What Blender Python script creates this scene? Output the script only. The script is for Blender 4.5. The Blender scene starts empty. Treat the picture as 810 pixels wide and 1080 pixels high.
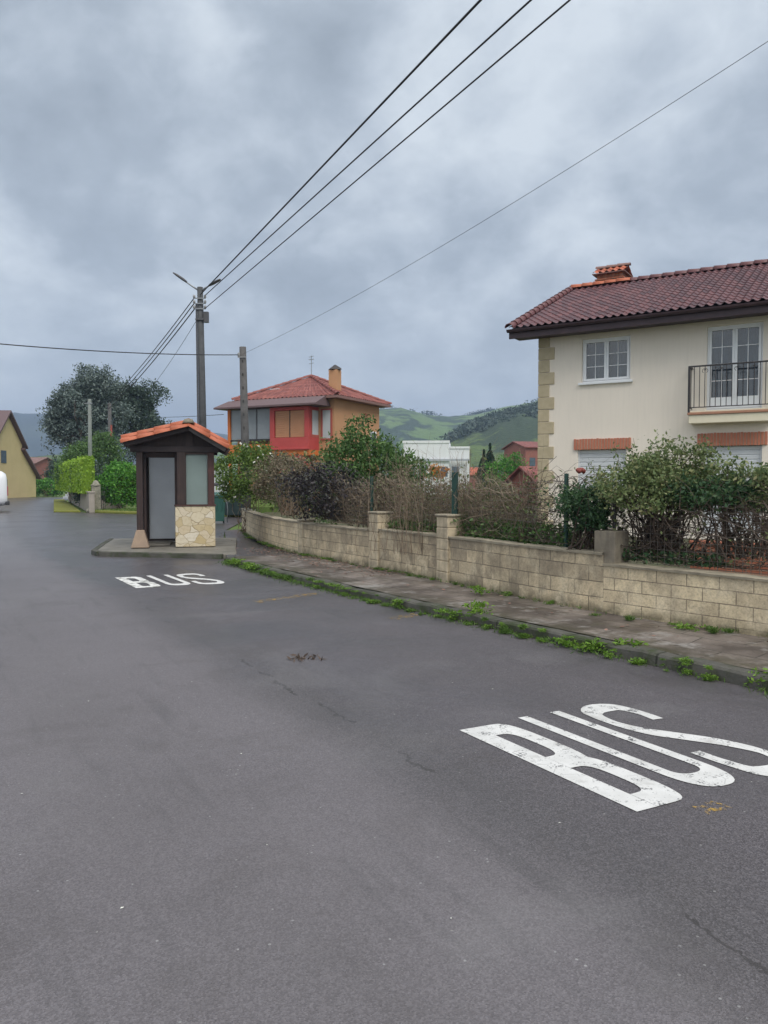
import bpy, math, random
import numpy as np
from mathutils import Vector, Matrix
PI = math.pi
R = math.radians
scene = bpy.context.scene
COL = scene.collection
rng = np.random.default_rng(11)
random.seed(11)
EYE = 1.6

# ------------------------------------------------------------------ survey helpers
F_PX, PITCH = 811.0, math.atan(32 / 811.0)
def ray(px, py):
    dx, dy = (px - 405) / F_PX, (540 - py) / F_PX
    return Vector((dx, math.cos(PITCH) + dy * math.sin(PITCH), -math.sin(PITCH) + dy * math.cos(PITCH)))
def G(px, py, z=0.0):
    d = ray(px, py); t = (z - EYE) / d.z
    return (d.x * t, d.y * t)
def D(px, py, Y):
    d = ray(px, py); t = Y / d.y
    return Vector((d.x * t, Y, EYE + d.z * t))

# ------------------------------------------------------------------ mesh builder
class MB:
    def __init__(self):
        self.v = []; self.f = []; self.mi = []; self.m = 0; self.uv = None
    def add(self, verts, faces):
        b = len(self.v)
        self.v += [tuple(p) for p in verts]
        for f in faces:
            self.f.append(tuple(b + i for i in f)); self.mi.append(self.m)
        return b
    def box(self, c, s, rz=0.0, M=None):
        x, y, z = s[0] / 2, s[1] / 2, s[2] / 2
        P = [Vector((a * x, b * y, d * z)) for a in (-1, 1) for b in (-1, 1) for d in (-1, 1)]
        if M is None: M = Matrix.Rotation(rz, 3, 'Z')
        P = [M @ p + Vector(c) for p in P]
        self.add(P, [(0, 1, 3, 2), (4, 6, 7, 5), (0, 4, 5, 1), (2, 3, 7, 6), (0, 2, 6, 4), (1, 5, 7, 3)])
    def bx(self, x0, x1, y0, y1, z0, z1):
        self.box(((x0 + x1) / 2, (y0 + y1) / 2, (z0 + z1) / 2), (x1 - x0, y1 - y0, z1 - z0))
    def bar(self, a, b, w, h):
        a = Vector(a); b = Vector(b); d = b - a; L = d.length
        q = d.to_track_quat('X', 'Z').to_matrix()
        self.box((a + b) / 2, (L, w, h), M=q)
    def tube(self, pts, rad, n=6, caps=True):
        pts = [Vector(p) for p in pts]
        if not hasattr(rad, '__len__'): rad = [rad] * len(pts)
        rings = []
        prev = None
        for i, p in enumerate(pts):
            t = (pts[min(i + 1, len(pts) - 1)] - pts[max(i - 1, 0)])
            t = t.normalized() if t.length > 1e-9 else Vector((0, 0, 1))
            if prev is None:
                a = t.orthogonal().normalized()
            else:
                a = (prev - t * prev.dot(t))
                a = a.normalized() if a.length > 1e-6 else t.orthogonal().normalized()
            prev = a; b = t.cross(a)
            rings.append([p + (a * math.cos(2 * PI * k / n) + b * math.sin(2 * PI * k / n)) * rad[i] for k in range(n)])
        V = [q for r in rings for q in r]
        Fc = []
        for i in range(len(pts) - 1):
            for k in range(n):
                k2 = (k + 1) % n
                Fc.append((i * n + k, i * n + k2, (i + 1) * n + k2, (i + 1) * n + k))
        if caps:
            Fc.append(tuple(reversed(range(n)))); Fc.append(tuple((len(pts) - 1) * n + k for k in range(n)))
        self.add(V, Fc)
    def lathe(self, prof, c=(0, 0, 0), n=16):
        c = Vector(c); V = []; Fc = []
        for r, z in prof:
            for k in range(n):
                V.append(c + Vector((r * math.cos(2 * PI * k / n), r * math.sin(2 * PI * k / n), z)))
        for i in range(len(prof) - 1):
            for k in range(n):
                k2 = (k + 1) % n
                Fc.append((i * n + k, i * n + k2, (i + 1) * n + k2, (i + 1) * n + k))
        Fc.append(tuple(reversed(range(n)))); Fc.append(tuple((len(prof) - 1) * n + k for k in range(n)))
        self.add(V, Fc)
    def prism(self, poly, z0, z1, f=None):
        """vertical prism over a 2-D polygon; f maps (x,y,z) -> point"""
        n = len(poly); f = f or (lambda x, y, z: (x, y, z))
        V = [f(p[0], p[1], z0) for p in poly] + [f(p[0], p[1], z1) for p in poly]
        Fc = [tuple(reversed(range(n))), tuple(range(n, 2 * n))]
        for i in range(n):
            j = (i + 1) % n
            Fc.append((i, j, n + j, n + i))
        self.add(V, Fc)
    def grid(self, P, nu, nv):
        Fc = [(i * nv + j, i * nv + j + 1, (i + 1) * nv + j + 1, (i + 1) * nv + j) for i in range(nu - 1) for j in range(nv - 1)]
        self.add(P, Fc)
    def build(self, name, mats, parent=None, smooth=False, bevel=0, fix=True):
        me = bpy.data.meshes.new(name)
        me.from_pydata(self.v, [], self.f)
        if not isinstance(mats, (list, tuple)): mats = [mats]
        for m in mats: me.materials.append(m)
        if len(mats) > 1: me.polygons.foreach_set('material_index', self.mi)
        if fix:
            import bmesh
            bm = bmesh.new(); bm.from_mesh(me); bmesh.ops.recalc_face_normals(bm, faces=bm.faces); bm.to_mesh(me); bm.free()
        if smooth: me.polygons.foreach_set('use_smooth', [True] * len(me.polygons))
        o = bpy.data.objects.new(name, me); COL.objects.link(o)
        if parent: o.parent = parent
        if bevel:
            b = o.modifiers.new('bevel', 'BEVEL'); b.width = bevel; b.segments = 2; b.limit_method = 'ANGLE'
        return o
def npmesh(name, V, Fq, mat, parent=None, smooth=False):
    """V (n,3) array, Fq (m,k) array"""
    me = bpy.data.meshes.new(name)
    V = np.asarray(V, np.float32); Fq = np.asarray(Fq, np.int32); m, k = Fq.shape
    me.vertices.add(len(V)); me.vertices.foreach_set('co', V.ravel())
    me.loops.add(m * k); me.loops.foreach_set('vertex_index', Fq.ravel())
    me.polygons.add(m); me.polygons.foreach_set('loop_start', np.arange(0, m * k, k, dtype=np.int32))
    if smooth: me.polygons.foreach_set('use_smooth', np.ones(m, bool))
    me.update(calc_edges=True); me.validate()
    me.materials.append(mat)
    o = bpy.data.objects.new(name, me); COL.objects.link(o)
    if parent: o.parent = parent
    return o
def tag(o, label=None, cat=None, group=None, kind=None):
    if label: o['label'] = label
    if cat: o['category'] = cat
    if group: o['group'] = group
    if kind: o['kind'] = kind
    return o
def empty(name, loc=(0, 0, 0), rz=0.0, label=None, cat=None, group=None):
    o = bpy.data.objects.new(name, None); COL.objects.link(o)
    o.location = loc; o.rotation_euler = (0, 0, rz); o.empty_display_size = .2
    return tag(o, label, cat, group)
def copy_tree(o, parent=None):
    c = o.copy(); COL.objects.link(c)
    if parent: c.parent = parent
    for ch in list(o.children): copy_tree(ch, c)
    return c
def struct(o): o['kind'] = 'structure'; return o

# ------------------------------------------------------------------ materials
class NT:
    def __init__(self, name):
        self.m = bpy.data.materials.new(name); self.m.use_nodes = True
        self.t = self.m.node_tree; self.t.nodes.clear()
        self.out = self.n('ShaderNodeOutputMaterial')
    def n(self, kind, **kw):
        x = self.t.nodes.new(kind)
        for k, v in kw.items(): setattr(x, k, v)
        return x
    def l(self, a, b): self.t.links.new(a, b)
    def coord(self, which='Object'): return self.n('ShaderNodeTexCoord').outputs[which]
    def mapping(self, vec, scale=(1, 1, 1), rot=(0, 0, 0), loc=(0, 0, 0)):
        m = self.n('ShaderNodeMapping'); self.l(vec, m.inputs['Vector'])
        m.inputs['Scale'].default_value = scale; m.inputs['Rotation'].default_value = rot; m.inputs['Location'].default_value = loc
        return m.outputs[0]
    def noise(self, vec, scale, detail=4, rough=.55, dist=0.0):
        x = self.n('ShaderNodeTexNoise'); self.l(vec, x.inputs['Vector'])
        x.inputs['Scale'].default_value = scale; x.inputs['Detail'].default_value = detail
        x.inputs['Roughness'].default_value = rough; x.inputs['Distortion'].default_value = dist
        return x.outputs['Fac']
    def ramp(self, fac, stops, interp='LINEAR'):
        r = self.n('ShaderNodeValToRGB'); self.l(fac, r.inputs[0]); cr = r.color_ramp; cr.interpolation = interp
        while len(cr.elements) < len(stops): cr.elements.new(.5)
        for e, (p, c) in zip(cr.elements, stops):
            e.position = p; e.color = (c, c, c, 1) if not hasattr(c, '__len__') else (*c, 1)
        return r.outputs[0]
    def mix(self, fac, a, b, mode='MIX'):
        x = self.n('ShaderNodeMix', data_type='RGBA', blend_type=mode)
        for s, v in ((x.inputs['Factor'], fac), (x.inputs['A'], a), (x.inputs['B'], b)):
            if hasattr(v, 'is_linked'): self.l(v, s)
            elif hasattr(v, '__len__'): s.default_value = (*v, 1)
            else: s.default_value = v if s.name == 'Factor' else (v, v, v, 1)
        return x.outputs['Result']
    def math(self, op, a, b=0.0, c=None, clamp=False):
        x = self.n('ShaderNodeMath', operation=op, use_clamp=clamp)
        for i, v in enumerate((a, b) if c is None else (a, b, c)):
            if hasattr(v, 'is_linked'): self.l(v, x.inputs[i])
            else: x.inputs[i].default_value = v
        return x.outputs[0]
    def sep(self, vec):
        s = self.n('ShaderNodeSeparateXYZ'); self.l(vec, s.inputs[0]); return s.outputs
    def bump(self, h, strength=.3, dist=.01, prev=None):
        b = self.n('ShaderNodeBump'); self.l(h, b.inputs['Height'])
        b.inputs['Strength'].default_value = strength; b.inputs['Distance'].default_value = dist
        if prev is not None: self.l(prev, b.inputs['Normal'])
        return b.outputs[0]
    def bsdf(self, color, rough=.8, normal=None, metallic=0, spec=None, alpha=None, trans=0, ior=1.45, coat=0):
        b = self.n('ShaderNodeBsdfPrincipled')
        for key, v in (('Base Color', color), ('Roughness', rough), ('Metallic', metallic), ('Alpha', alpha), ('Transmission Weight', trans), ('IOR', ior), ('Coat Weight', coat), ('Specular IOR Level', spec)):
            if v is None: continue
            s = b.inputs[key]
            if hasattr(v, 'is_linked'): self.l(v, s)
            elif key == 'Base Color': s.default_value = (*v, 1)
            else: s.default_value = v
        if normal is not None: self.l(normal, b.inputs['Normal'])
        return b.outputs[0]
    def done(self, sh): self.l(sh, self.out.inputs['Surface']); return self.m

def plain(name, c1, c2=None, scale=6.0, rough=.8, bump=.15, bscale=60, metallic=0, streak=0.0, dirt=None, spec=None, bdist=.004):
    """matte material with broad mottling, optional vertical streaks and dirt"""
    t = NT(name); co = t.coord()
    c2 = c2 or tuple(x * .75 for x in c1)
    f = t.ramp(t.noise(co, scale, 5, .6), [(.3, c1), (.72, c2)])
    if streak:
        s = t.noise(t.mapping(co, (7, 7, .5)), 2.0, 4, .6)
        f = t.mix(t.math('MULTIPLY', t.ramp(s, [(.45, 0.0), (.75, 1.0)]), streak), f, dirt or tuple(x * .45 for x in c1))
    h = t.noise(co, bscale, 3, .6)
    return t.done(t.bsdf(f, rough, t.bump(h, bump, bdist), metallic, spec))
def leafmat(name, stops, rough=.5, trans=.25, cl=2.5, var=None):
    t = NT(name)
    g = t.n('ShaderNodeNewGeometry')
    f = t.math('ADD', t.math('MULTIPLY', g.outputs['Random Per Island'], .62), t.math('MULTIPLY', t.noise(t.coord(), cl, 3), .38))
    c = t.ramp(f, stops)
    b = t.bsdf(c, rough, spec=.35)
    tr = t.n('ShaderNodeBsdfTranslucent'); t.l(c, tr.inputs['Color'])
    mx = t.n('ShaderNodeMixShader'); mx.inputs[0].default_value = trans
    t.l(b, mx.inputs[1]); t.l(tr.outputs[0], mx.inputs[2])
    return t.done(mx.outputs[0])
M = {}
HAZE, ZEN, BACK, SKY_S, SUN_S, EXPO = .00048, 2.3, 1.4, .10, 1.5, .34
def rotvec(t, co, ang, loc=(0, 0, 0)):
    return t.mapping(co, (1, 1, 1), (0, 0, ang), loc)

def asphalt():
    t = NT('asphalt'); co = t.coord()
    # polyline between old lane (left) and newer darker bus bay (right)
    s = t.sep(co)
    wob = t.math('MULTIPLY', t.math('SUBTRACT', t.noise(co, .45, 4), .5), .6)
    # signed distance from the seam that runs along the road, bending right near the camera
    # seam: x = -0.53*(y-3.2)+0.9 (world metres), slope of the road direction
    sd = t.math('ADD', t.math('ADD', s[0], t.math('MULTIPLY', s[1], .60)), -2.58)
    sd = t.math('ADD', sd, wob)
    bay = t.math('MULTIPLY_ADD', sd, 2.0, .4, clamp=True)
    seam = t.math('SUBTRACT', 1.0, t.math('MULTIPLY', t.math('ABSOLUTE', t.math('SUBTRACT', sd, .25)), 1.7), clamp=True)
    big = t.noise(co, .55, 4, .55)
    base = t.ramp(big, [(.3, (.124, .113, .124)), (.7, (.158, .146, .158))])
    bayc = t.ramp(big, [(.3, (.050, .044, .052)), (.7, (.078, .069, .080))])
    c = t.mix(bay, base, bayc)
    c = t.mix(t.math('MULTIPLY', seam, .5), c, (.05, .049, .051))
    # aggregate
    vo = t.n('ShaderNodeTexVoronoi'); t.l(co, vo.inputs['Vector']); vo.inputs['Scale'].default_value = 160
    agg = t.ramp(vo.outputs['Color'], [(.2, .0), (.9, 1.0)])
    c = t.mix(t.math('MULTIPLY', agg, .62), c, (.19, .178, .19))
    c = t.mix(t.math('MULTIPLY', t.math('SUBTRACT', 1.0, agg), .40), c, (.045, .042, .043))
    vo2 = t.n('ShaderNodeTexVoronoi'); t.l(co, vo2.inputs['Vector']); vo2.inputs['Scale'].default_value = 48
    sc = t.n('ShaderNodeSeparateColor'); t.l(vo2.outputs['Color'], sc.inputs[0])
    chip = t.math('MULTIPLY', t.math('GREATER_THAN', sc.outputs[0], .989), t.math('LESS_THAN', vo2.outputs['Distance'], .26))
    c = t.mix(t.math('MULTIPLY', chip, .6), c, (.36, .36, .36))
    # long dark scuffs and cracks
    rv = t.mapping(co, (1, 1, 1), (0, 0, R(-31)))
    st = t.noise(t.mapping(rv, (5.0, .5, 1)), 1.2, 5, .62)
    c = t.mix(t.ramp(st, [(.56, 0.0), (.74, .35)]), c, (.05, .05, .053))
    # wandering longitudinal crack beside the seam, a few cross cracks, patchy stains
    sd2 = t.math('ADD', sd, t.math('MULTIPLY', t.math('SUBTRACT', t.noise(co, 3.0, 5, .7), .5), .35))
    crk = t.math('MULTIPLY', t.math('LESS_THAN', t.math('ABSOLUTE', t.math('SUBTRACT', sd2, .22)), .012), t.math('GREATER_THAN', t.noise(co, .9, 2), .5))
    c = t.mix(t.math('MULTIPLY', crk, .75), c, (.028, .026, .026))
    pt = t.noise(co, 1.3, 6, .68, .6)
    c = t.mix(t.ramp(pt, [(.52, 0.0), (.68, .32)]), c, (.062, .056, .055))
    pt2 = t.noise(t.mapping(co, (1, 1, 1), (0, 0, 0), (7, 3, 1)), .8, 6, .65, .5)
    c = t.mix(t.ramp(pt2, [(.54, 0.0), (.66, .18)]), c, (.20, .196, .20))
    # tyre-polished bands along the lane
    tb = t.math('SINE', t.math('MULTIPLY_ADD', sd, 3.6, .6))
    c = t.mix(t.math('MULTIPLY', t.math('MULTIPLY_ADD', tb, .5, .5, clamp=True), t.ramp(t.noise(co, .7, 4), [(.4, .05), (.65, .26)])), c, (.075, .070, .070))
    # brown grime near the kerb
    gr = t.noise(co, 2.2, 4, .6)
    kd = t.math('MULTIPLY_ADD', sd, .55, -2.15, clamp=True)
    c = t.mix(t.math('MULTIPLY', kd, t.ramp(gr, [(.4, 0.1), (.7, .75)])), c, (.075, .058, .047))
    # wetness
    wet = t.noise(co, .5, 5, .6, .5)
    far = t.math('MULTIPLY_ADD', t.math('SUBTRACT', s[1], t.math('MULTIPLY', s[0], .55)), .06, -.38, clamp=True)
    wb = t.math('ADD', t.math('MULTIPLY', t.ramp(wet, [(.42, 0.0), (.62, 1.0)]), t.math('MULTIPLY', bay, .95)), t.math('MULTIPLY', far, .85), clamp=True)
    rough = t.math('MULTIPLY_ADD', wb, -.34, .66)
    c = t.mix(t.math('MULTIPLY', wb, .22), c, (.03, .028, .034))
    h = t.math('ADD', t.math('MULTIPLY', vo.outputs['Distance'], 1.0), t.math('MULTIPLY', t.noise(co, 210, 2), .9))
    bs = t.math('MULTIPLY_ADD', wb, -.25, .5)
    b = t.n('ShaderNodeBump'); t.l(h, b.inputs['Height']); t.l(bs, b.inputs['Strength']); b.inputs['Distance'].default_value = .006
    return t.done(t.bsdf(c, rough, b.outputs[0], spec=t.math('MULTIPLY_ADD', far, .15, .5)))
M['asphalt'] = asphalt()

def roadpaint(name, wear, dirt):
    t = NT(name); co = t.coord()
    c = t.ramp(t.noise(co, 6, 4), [(.3, (.66, .66, .65)), (.75, (.50, .50, .49))])
    n1 = t.noise(co, 9, 6, .72, .3); n2 = t.noise(co, 70, 3, .6)
    w = t.math('ADD', t.math('MULTIPLY', n1, .62), t.math('MULTIPLY', n2, .38))
    k = t.ramp(w, [(wear, 0.0), (wear + .05, 1.0)])
    vo = t.n('ShaderNodeTexVoronoi', feature='DISTANCE_TO_EDGE'); t.l(t.mapping(co, (1, 1, 1)), vo.inputs['Vector']); vo.inputs['Scale'].default_value = 5.5
    crack = t.math('MULTIPLY', t.math('LESS_THAN', vo.outputs['Distance'], .012), t.math('GREATER_THAN', t.noise(co, 2.5, 2), .54))
    k = t.math('MAXIMUM', k, t.math('MULTIPLY', crack, .3))
    c = t.mix(t.ramp(t.noise(co, 3.5, 5, .65), [(.55, 0.0), (.72, dirt)]), c, (.3, .29, .27))
    c = t.mix(k, c, (.10, .10, .105))
    return t.done(t.bsdf(c, .6, t.bump(t.noise(co, 160, 2), .35, .003)))
M['roadpaint'] = roadpaint('road_paint', .545, .75)
M['roadpaint_worn'] = roadpaint('worn_road_paint', .585, .8)
def wornB():
    t = NT('scrubbed_road_paint'); co = t.coord(); s = t.sep(co)
    n = t.noise(co, 5, 5, .7)
    k = t.ramp(n, [(.49, 0.0), (.57, .85)])
    c = t.mix(k, (.66, .66, .64), (.17, .17, .15))
    return t.done(t.bsdf(c, .6))
M['roadpaint_scrub'] = wornB()
M['paint_yellow'] = plain('yellow_road_paint', (.46, .28, .05), (.12, .10, .085), 9, .6)
def yellowtrace():
    t = NT('yellow_paint_trace'); co = t.coord()
    a = t.ramp(t.noise(co, 16, 5, .7), [(.5, 0.0), (.62, .75)])
    return t.done(t.bsdf((.50, .31, .05), .6, alpha=a))
M['paint_yellow'] = yellowtrace()

def pavement():
    t = NT('wet_paving'); co = t.coord('UV')
    br = t.n('ShaderNodeTexBrick', offset=.5); t.l(co, br.inputs['Vector'])
    br.inputs['Scale'].default_value = 1; br.inputs['Brick Width'].default_value = .60; br.inputs['Row Height'].default_value = .40
    br.inputs['Mortar Size'].default_value = .008; br.inputs['Mortar Smooth'].default_value = .3
    br.inputs['Color1'].default_value = (.25, .215, .19, 1); br.inputs['Color2'].default_value = (.14, .115, .10, 1); br.inputs['Mortar'].default_value = (.045, .04, .033, 1)
    ob = t.coord()
    c = br.outputs['Color']
    n = t.noise(ob, 1.6, 5, .65)
    c = t.mix(t.ramp(n, [(.36, 0.0), (.60, .9)]), c, (.058, .046, .038))
    su = t.sep(co); ed = t.math('MINIMUM', su[1], t.math('SUBTRACT', 1.75, su[1]))
    ef = t.math('MULTIPLY', t.math('MULTIPLY_ADD', ed, -2.4, 1.1, clamp=True), t.ramp(t.noise(ob, 3.2, 5, .7), [(.35, .25), (.6, 1.0)]))
    c = t.mix(ef, c, (.050, .045, .024))
    c = t.mix(t.ramp(t.noise(ob, 2.9, 5, .7), [(.54, 0.0), (.66, .75)]), c, (.30, .285, .27))
    c = t.mix(t.ramp(t.noise(ob, 3.5, 5, .7, .4), [(.57, 0.0), (.72, .7)]), c, (.055, .060, .025))
    c = t.mix(t.ramp(t.noise(ob, 40, 3), [(.45, 0.0), (.75, .4)]), c, (.06, .055, .05))
    h = t.math('ADD', t.math('MULTIPLY', br.outputs['Fac'], -1.0), t.math('MULTIPLY', t.noise(ob, 30, 4), .6))
    r = t.ramp(t.noise(ob, 1.1, 4), [(.4, .42), (.65, .75)])
    return t.done(t.bsdf(c, r, t.bump(h, .5, .01), spec=.45))
M['pavement'] = pavement()
def kerbmat(joint=False):
    t = NT('mossy_concrete_kerb'); co = t.coord()
    c = t.ramp(t.noise(co, 3, 5, .65), [(.3, (.11, .105, .092)), (.7, (.042, .042, .034))])
    c = t.mix(t.ramp(t.noise(co, 4.5, 5, .7), [(.47, 0.0), (.62, .85)]), c, (.032, .045, .014))
    if joint:
        u = t.sep(t.coord('UV'))[0]
        c = t.mix(t.math('MULTIPLY', t.math('LESS_THAN', t.math('FRACT', u), .022), .85), c, (.014, .016, .009))
    return t.done(t.bsdf(c, .8, t.bump(t.noise(co, 45, 4), .5, .01)))
M['kerb'] = kerbmat(); M['kerb_jointed'] = kerbmat(True)
M['slab'] = plain('pale_concrete_slab', (.22, .205, .18), (.12, .112, .095), 2.5, .65, .3, 40, streak=.5, dirt=(.13, .125, .09))

def blockwall(name, c1, c2, mortar, bw, rh, stain, stainc, pale):
    t = NT(name); uv = t.coord('UV'); ob = t.coord()
    br = t.n('ShaderNodeTexBrick', offset=.5); t.l(uv, br.inputs['Vector'])
    for k, v in (('Scale', 1), ('Brick Width', bw), ('Row Height', rh), ('Mortar Size', .006), ('Mortar Smooth', .25), ('Bias', 0.0)): br.inputs[k].default_value = v
    br.inputs['Color1'].default_value = (*c1, 1); br.inputs['Color2'].default_value = (*c2, 1); br.inputs['Mortar'].default_value = (*mortar, 1)
    c = br.outputs['Color']
    c = t.mix(t.ramp(t.noise(ob, 3.2, 6, .65), [(.48, 0.0), (.66, .8)]), c, pale)
    c = t.mix(t.ramp(t.noise(ob, 2.1, 6, .7, .4), [(.50, 0.0), (.62, stain)]), c, stainc)
    # dark runs down the face from the coping, spreading from the top
    su = t.sep(uv)
    cu = t.n('ShaderNodeCombineXYZ'); t.l(su[0], cu.inputs[0]); t.l(t.math('MULTIPLY', su[1], .55), cu.inputs[1])
    run = t.noise(cu.outputs[0], 3.6, 6, .68)
    runf = t.math('ADD', run, t.math('MULTIPLY_ADD', su[1], .22, -.10))
    c = t.mix(t.math('MULTIPLY', t.ramp(runf, [(.40, 0.0), (.60, 1.0)]), stain), c, stainc)
    # mossy foot
    ft = t.math('MULTIPLY_ADD', su[1], -9.0, 1.25, clamp=True)
    c = t.mix(t.math('MULTIPLY', ft, t.ramp(t.noise(ob, 7, 4), [(.3, .15), (.6, .8)])), c, (.085, .075, .04))
    c = t.mix(t.ramp(t.noise(ob, 45, 4), [(.45, 0.0), (.8, .45)]), c, (.1, .09, .07))
    h = t.math('ADD', t.math('MULTIPLY', br.outputs['Fac'], -1.2), t.math('MULTIPLY', t.noise(ob, 24, 5, .7), 1.0))
    return t.done(t.bsdf(c, .88, t.bump(h, .65, .014)))
M['block_old'] = blockwall('stained_block_wall', (.70, .57, .38), (.42, .345, .24), (.17, .14, .10), .40, .178, .62, (.20, .165, .122), (.76, .65, .46))
M['block_new'] = blockwall('cream_block_wall', (.84, .70, .47), (.66, .54, .36), (.27, .22, .16), .345, .138, .38, (.27, .215, .155), (.82, .70, .50))
M['pillar_block'] = plain('weathered_pillar_block', (.66, .55, .38), (.29, .245, .18), 5, .9, .5, 25, streak=.5, dirt=(.1, .09, .07), bdist=.01)
M['pillar_render'] = plain('grey_rendered_pillar', (.31, .27, .205), (.14, .12, .095), 5, .9, .4, 25, streak=.5, dirt=(.09, .08, .065), bdist=.008)
M['coping'] = plain('stained_concrete_coping', (.40, .35, .26), (.17, .15, .115), 4, .9, .5, 30, bdist=.01)

def stoneclad():
    t = NT('crazy_stone_cladding'); co = t.mapping(t.coord(), (1.15, 1.0, 1.5))
    nz = t.n('ShaderNodeTexNoise'); t.l(co, nz.inputs['Vector']); nz.inputs['Scale'].default_value = 3.0
    d = t.mix(.16, co, nz.outputs['Color'])
    v1 = t.n('ShaderNodeTexVoronoi', feature='DISTANCE_TO_EDGE'); t.l(d, v1.inputs['Vector']); v1.inputs['Scale'].default_value = 4.6
    v2 = t.n('ShaderNodeTexVoronoi'); t.l(d, v2.inputs['Vector']); v2.inputs['Scale'].default_value = 4.6
    sc = t.n('ShaderNodeSeparateColor'); t.l(v2.outputs['Color'], sc.inputs[0])
    c = t.ramp(sc.outputs[0], [(.0, (.52, .44, .30)), (.3, (.60, .53, .39)), (.5, (.46, .36, .19)), (.7, (.66, .62, .53)), (1, (.54, .45, .31))])
    c = t.mix(t.ramp(t.noise(co, 9, 5, .6), [(.5, 0.0), (.75, .5)]), c, (.36, .27, .13))
    j = t.ramp(v1.outputs['Distance'], [(.012, 1.0), (.035, 0.0)])
    c = t.mix(j, c, (.40, .32, .20))
    j2 = t.ramp(v1.outputs['Distance'], [(.004, .8), (.014, 0.0)])
    c = t.mix(t.math('MULTIPLY', j2, .6), c, (.20, .155, .10))
    return t.done(t.bsdf(c, .8, t.bump(t.math('ADD', t.math('MULTIPLY', j, -1.0), t.noise(co, 18, 4)), .5, .015)))
M['stoneclad'] = stoneclad()

def wood(name, c1, c2, axis=2, rough=.6):
    t = NT(name); sc = [30, 30, 30]; sc[axis] = 1.6
    g = t.noise(t.mapping(t.coord(), tuple(sc)), 1.0, 5, .65)
    c = t.ramp(g, [(.3, c1), (.7, c2)])
    c = t.mix(t.ramp(t.noise(t.coord(), 3, 4), [(.5, 0.0), (.7, .5)]), c, tuple(x * 1.6 for x in c1))
    return t.done(t.bsdf(c, rough, t.bump(g, .35, .004)))
M['wood'] = wood('dark_stained_timber', (.050, .029, .025), (.022, .014, .013))
M['wood_red'] = wood('weathered_red_brown_timber', (.085, .036, .030), (.030, .016, .014))
M['wood_grey'] = wood('weathered_grey_bargeboard', (.13, .12, .115), (.06, .052, .05), axis=0)
M['wood_h'] = wood('dark_stained_beam', (.045, .030, .030), (.020, .014, .014), axis=0)
M['fascia'] = wood('dark_plum_fascia', (.060, .034, .040), (.036, .021, .026), axis=0, rough=.5)

def tilemat(name, stops, moss=.0, rough=.6):
    t = NT(name); co = t.coord('UV'); ob = t.coord()
    wn = t.n('ShaderNodeTexWhiteNoise', noise_dimensions='2D')
    fl = t.n('ShaderNodeVectorMath', operation='FLOOR'); t.l(co, fl.inputs[0]); t.l(fl.outputs[0], wn.inputs['Vector'])
    f = t.math('ADD', t.math('MULTIPLY', wn.outputs['Value'], .7), t.math('MULTIPLY', t.noise(ob, 1.5, 4), .3))
    c = t.ramp(f, stops)
    if moss: c = t.mix(t.ramp(t.noise(ob, 2.4, 5, .7), [(.55, 0.0), (.70, moss)]), c, (.10, .10, .05))
    c = t.mix(t.ramp(t.noise(ob, 22, 4), [(.5, 0.0), (.8, .4)]), c, tuple(x * .5 for x in stops[0][1]))
    return t.done(t.bsdf(c, rough, t.bump(t.noise(ob, 70, 3), .2, .004)))
M['tile_plum'] = tilemat('plum_red_roof_tiles', [(.1, (.060, .025, .031)), (.45, (.092, .036, .042)), (.75, (.135, .050, .052)), (1, (.080, .040, .048))], 0, .48)
M['tile_orange'] = tilemat('orange_clay_tiles', [(.1, (.24, .058, .030)), (.45, (.35, .088, .042)), (.8, (.45, .13, .065)), (1, (.20, .072, .05))], .4, .6)
M['tile_red'] = tilemat('red_clay_tiles', [(.1, (.15, .044, .038)), (.5, (.20, .058, .048)), (.9, (.27, .088, .07))], .0, .6)
M['tile_mauve'] = tilemat('mauve_brown_tiles', [(.1, (.085, .055, .058)), (.9, (.14, .09, .092))], .0, .6)
M['tile_brown'] = tilemat('brown_tiles', [(.1, (.16, .085, .075)), (.9, (.23, .13, .11))], .0, .6)

M['render_white'] = plain('cream_white_render', (.81, .735, .64), (.755, .685, .595), .8, .9, .4, 90, streak=.22, dirt=(.60, .545, .475))
M['render_cream'] = plain('cream_paint', (.74, .68, .53), (.68, .62, .47), 2, .85, .2, 80, streak=.12, dirt=(.5, .45, .34))
M['stone_tan'] = plain('tan_corner_stone', (.50, .425, .29), (.40, .335, .22), 5, .9, .5, 40, bdist=.008)
def brickmat(name, c1, c2, mortar, bw, rh, co='Object', sw=False):
    t = NT(name); v = t.coord(co); s = t.sep(v)
    cb = t.n('ShaderNodeCombineXYZ'); t.l(t.math('ADD', s[0], t.math('MULTIPLY', s[1], 1.0)), cb.inputs[0]); t.l(s[2], cb.inputs[1])
    br = t.n('ShaderNodeTexBrick', offset=.5); t.l(cb.outputs[0], br.inputs['Vector'])
    for k, x in (('Scale', 1), ('Brick Width', bw), ('Row Height', rh), ('Mortar Size', .007), ('Mortar Smooth', .2)): br.inputs[k].default_value = x
    br.inputs['Color1'].default_value = (*c1, 1); br.inputs['Color2'].default_value = (*c2, 1); br.inputs['Mortar'].default_value = (*mortar, 1)
    c = t.mix(t.ramp(t.noise(v, 6, 4), [(.45, 0.0), (.75, .35)]), br.outputs['Color'], tuple(x * .6 for x in c1))
    return t.done(t.bsdf(c, .85, t.bump(t.math('MULTIPLY', br.outputs['Fac'], -1.0), .5, .008)))
M['brick'] = brickmat('red_brick', (.42, .15, .085), (.34, .11, .062), (.36, .27, .2), .22, .065)
M['brick_soldier'] = plain('soldier_brick', (.50, .19, .115), (.40, .14, .085), 9, .85, .4, 60)
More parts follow.
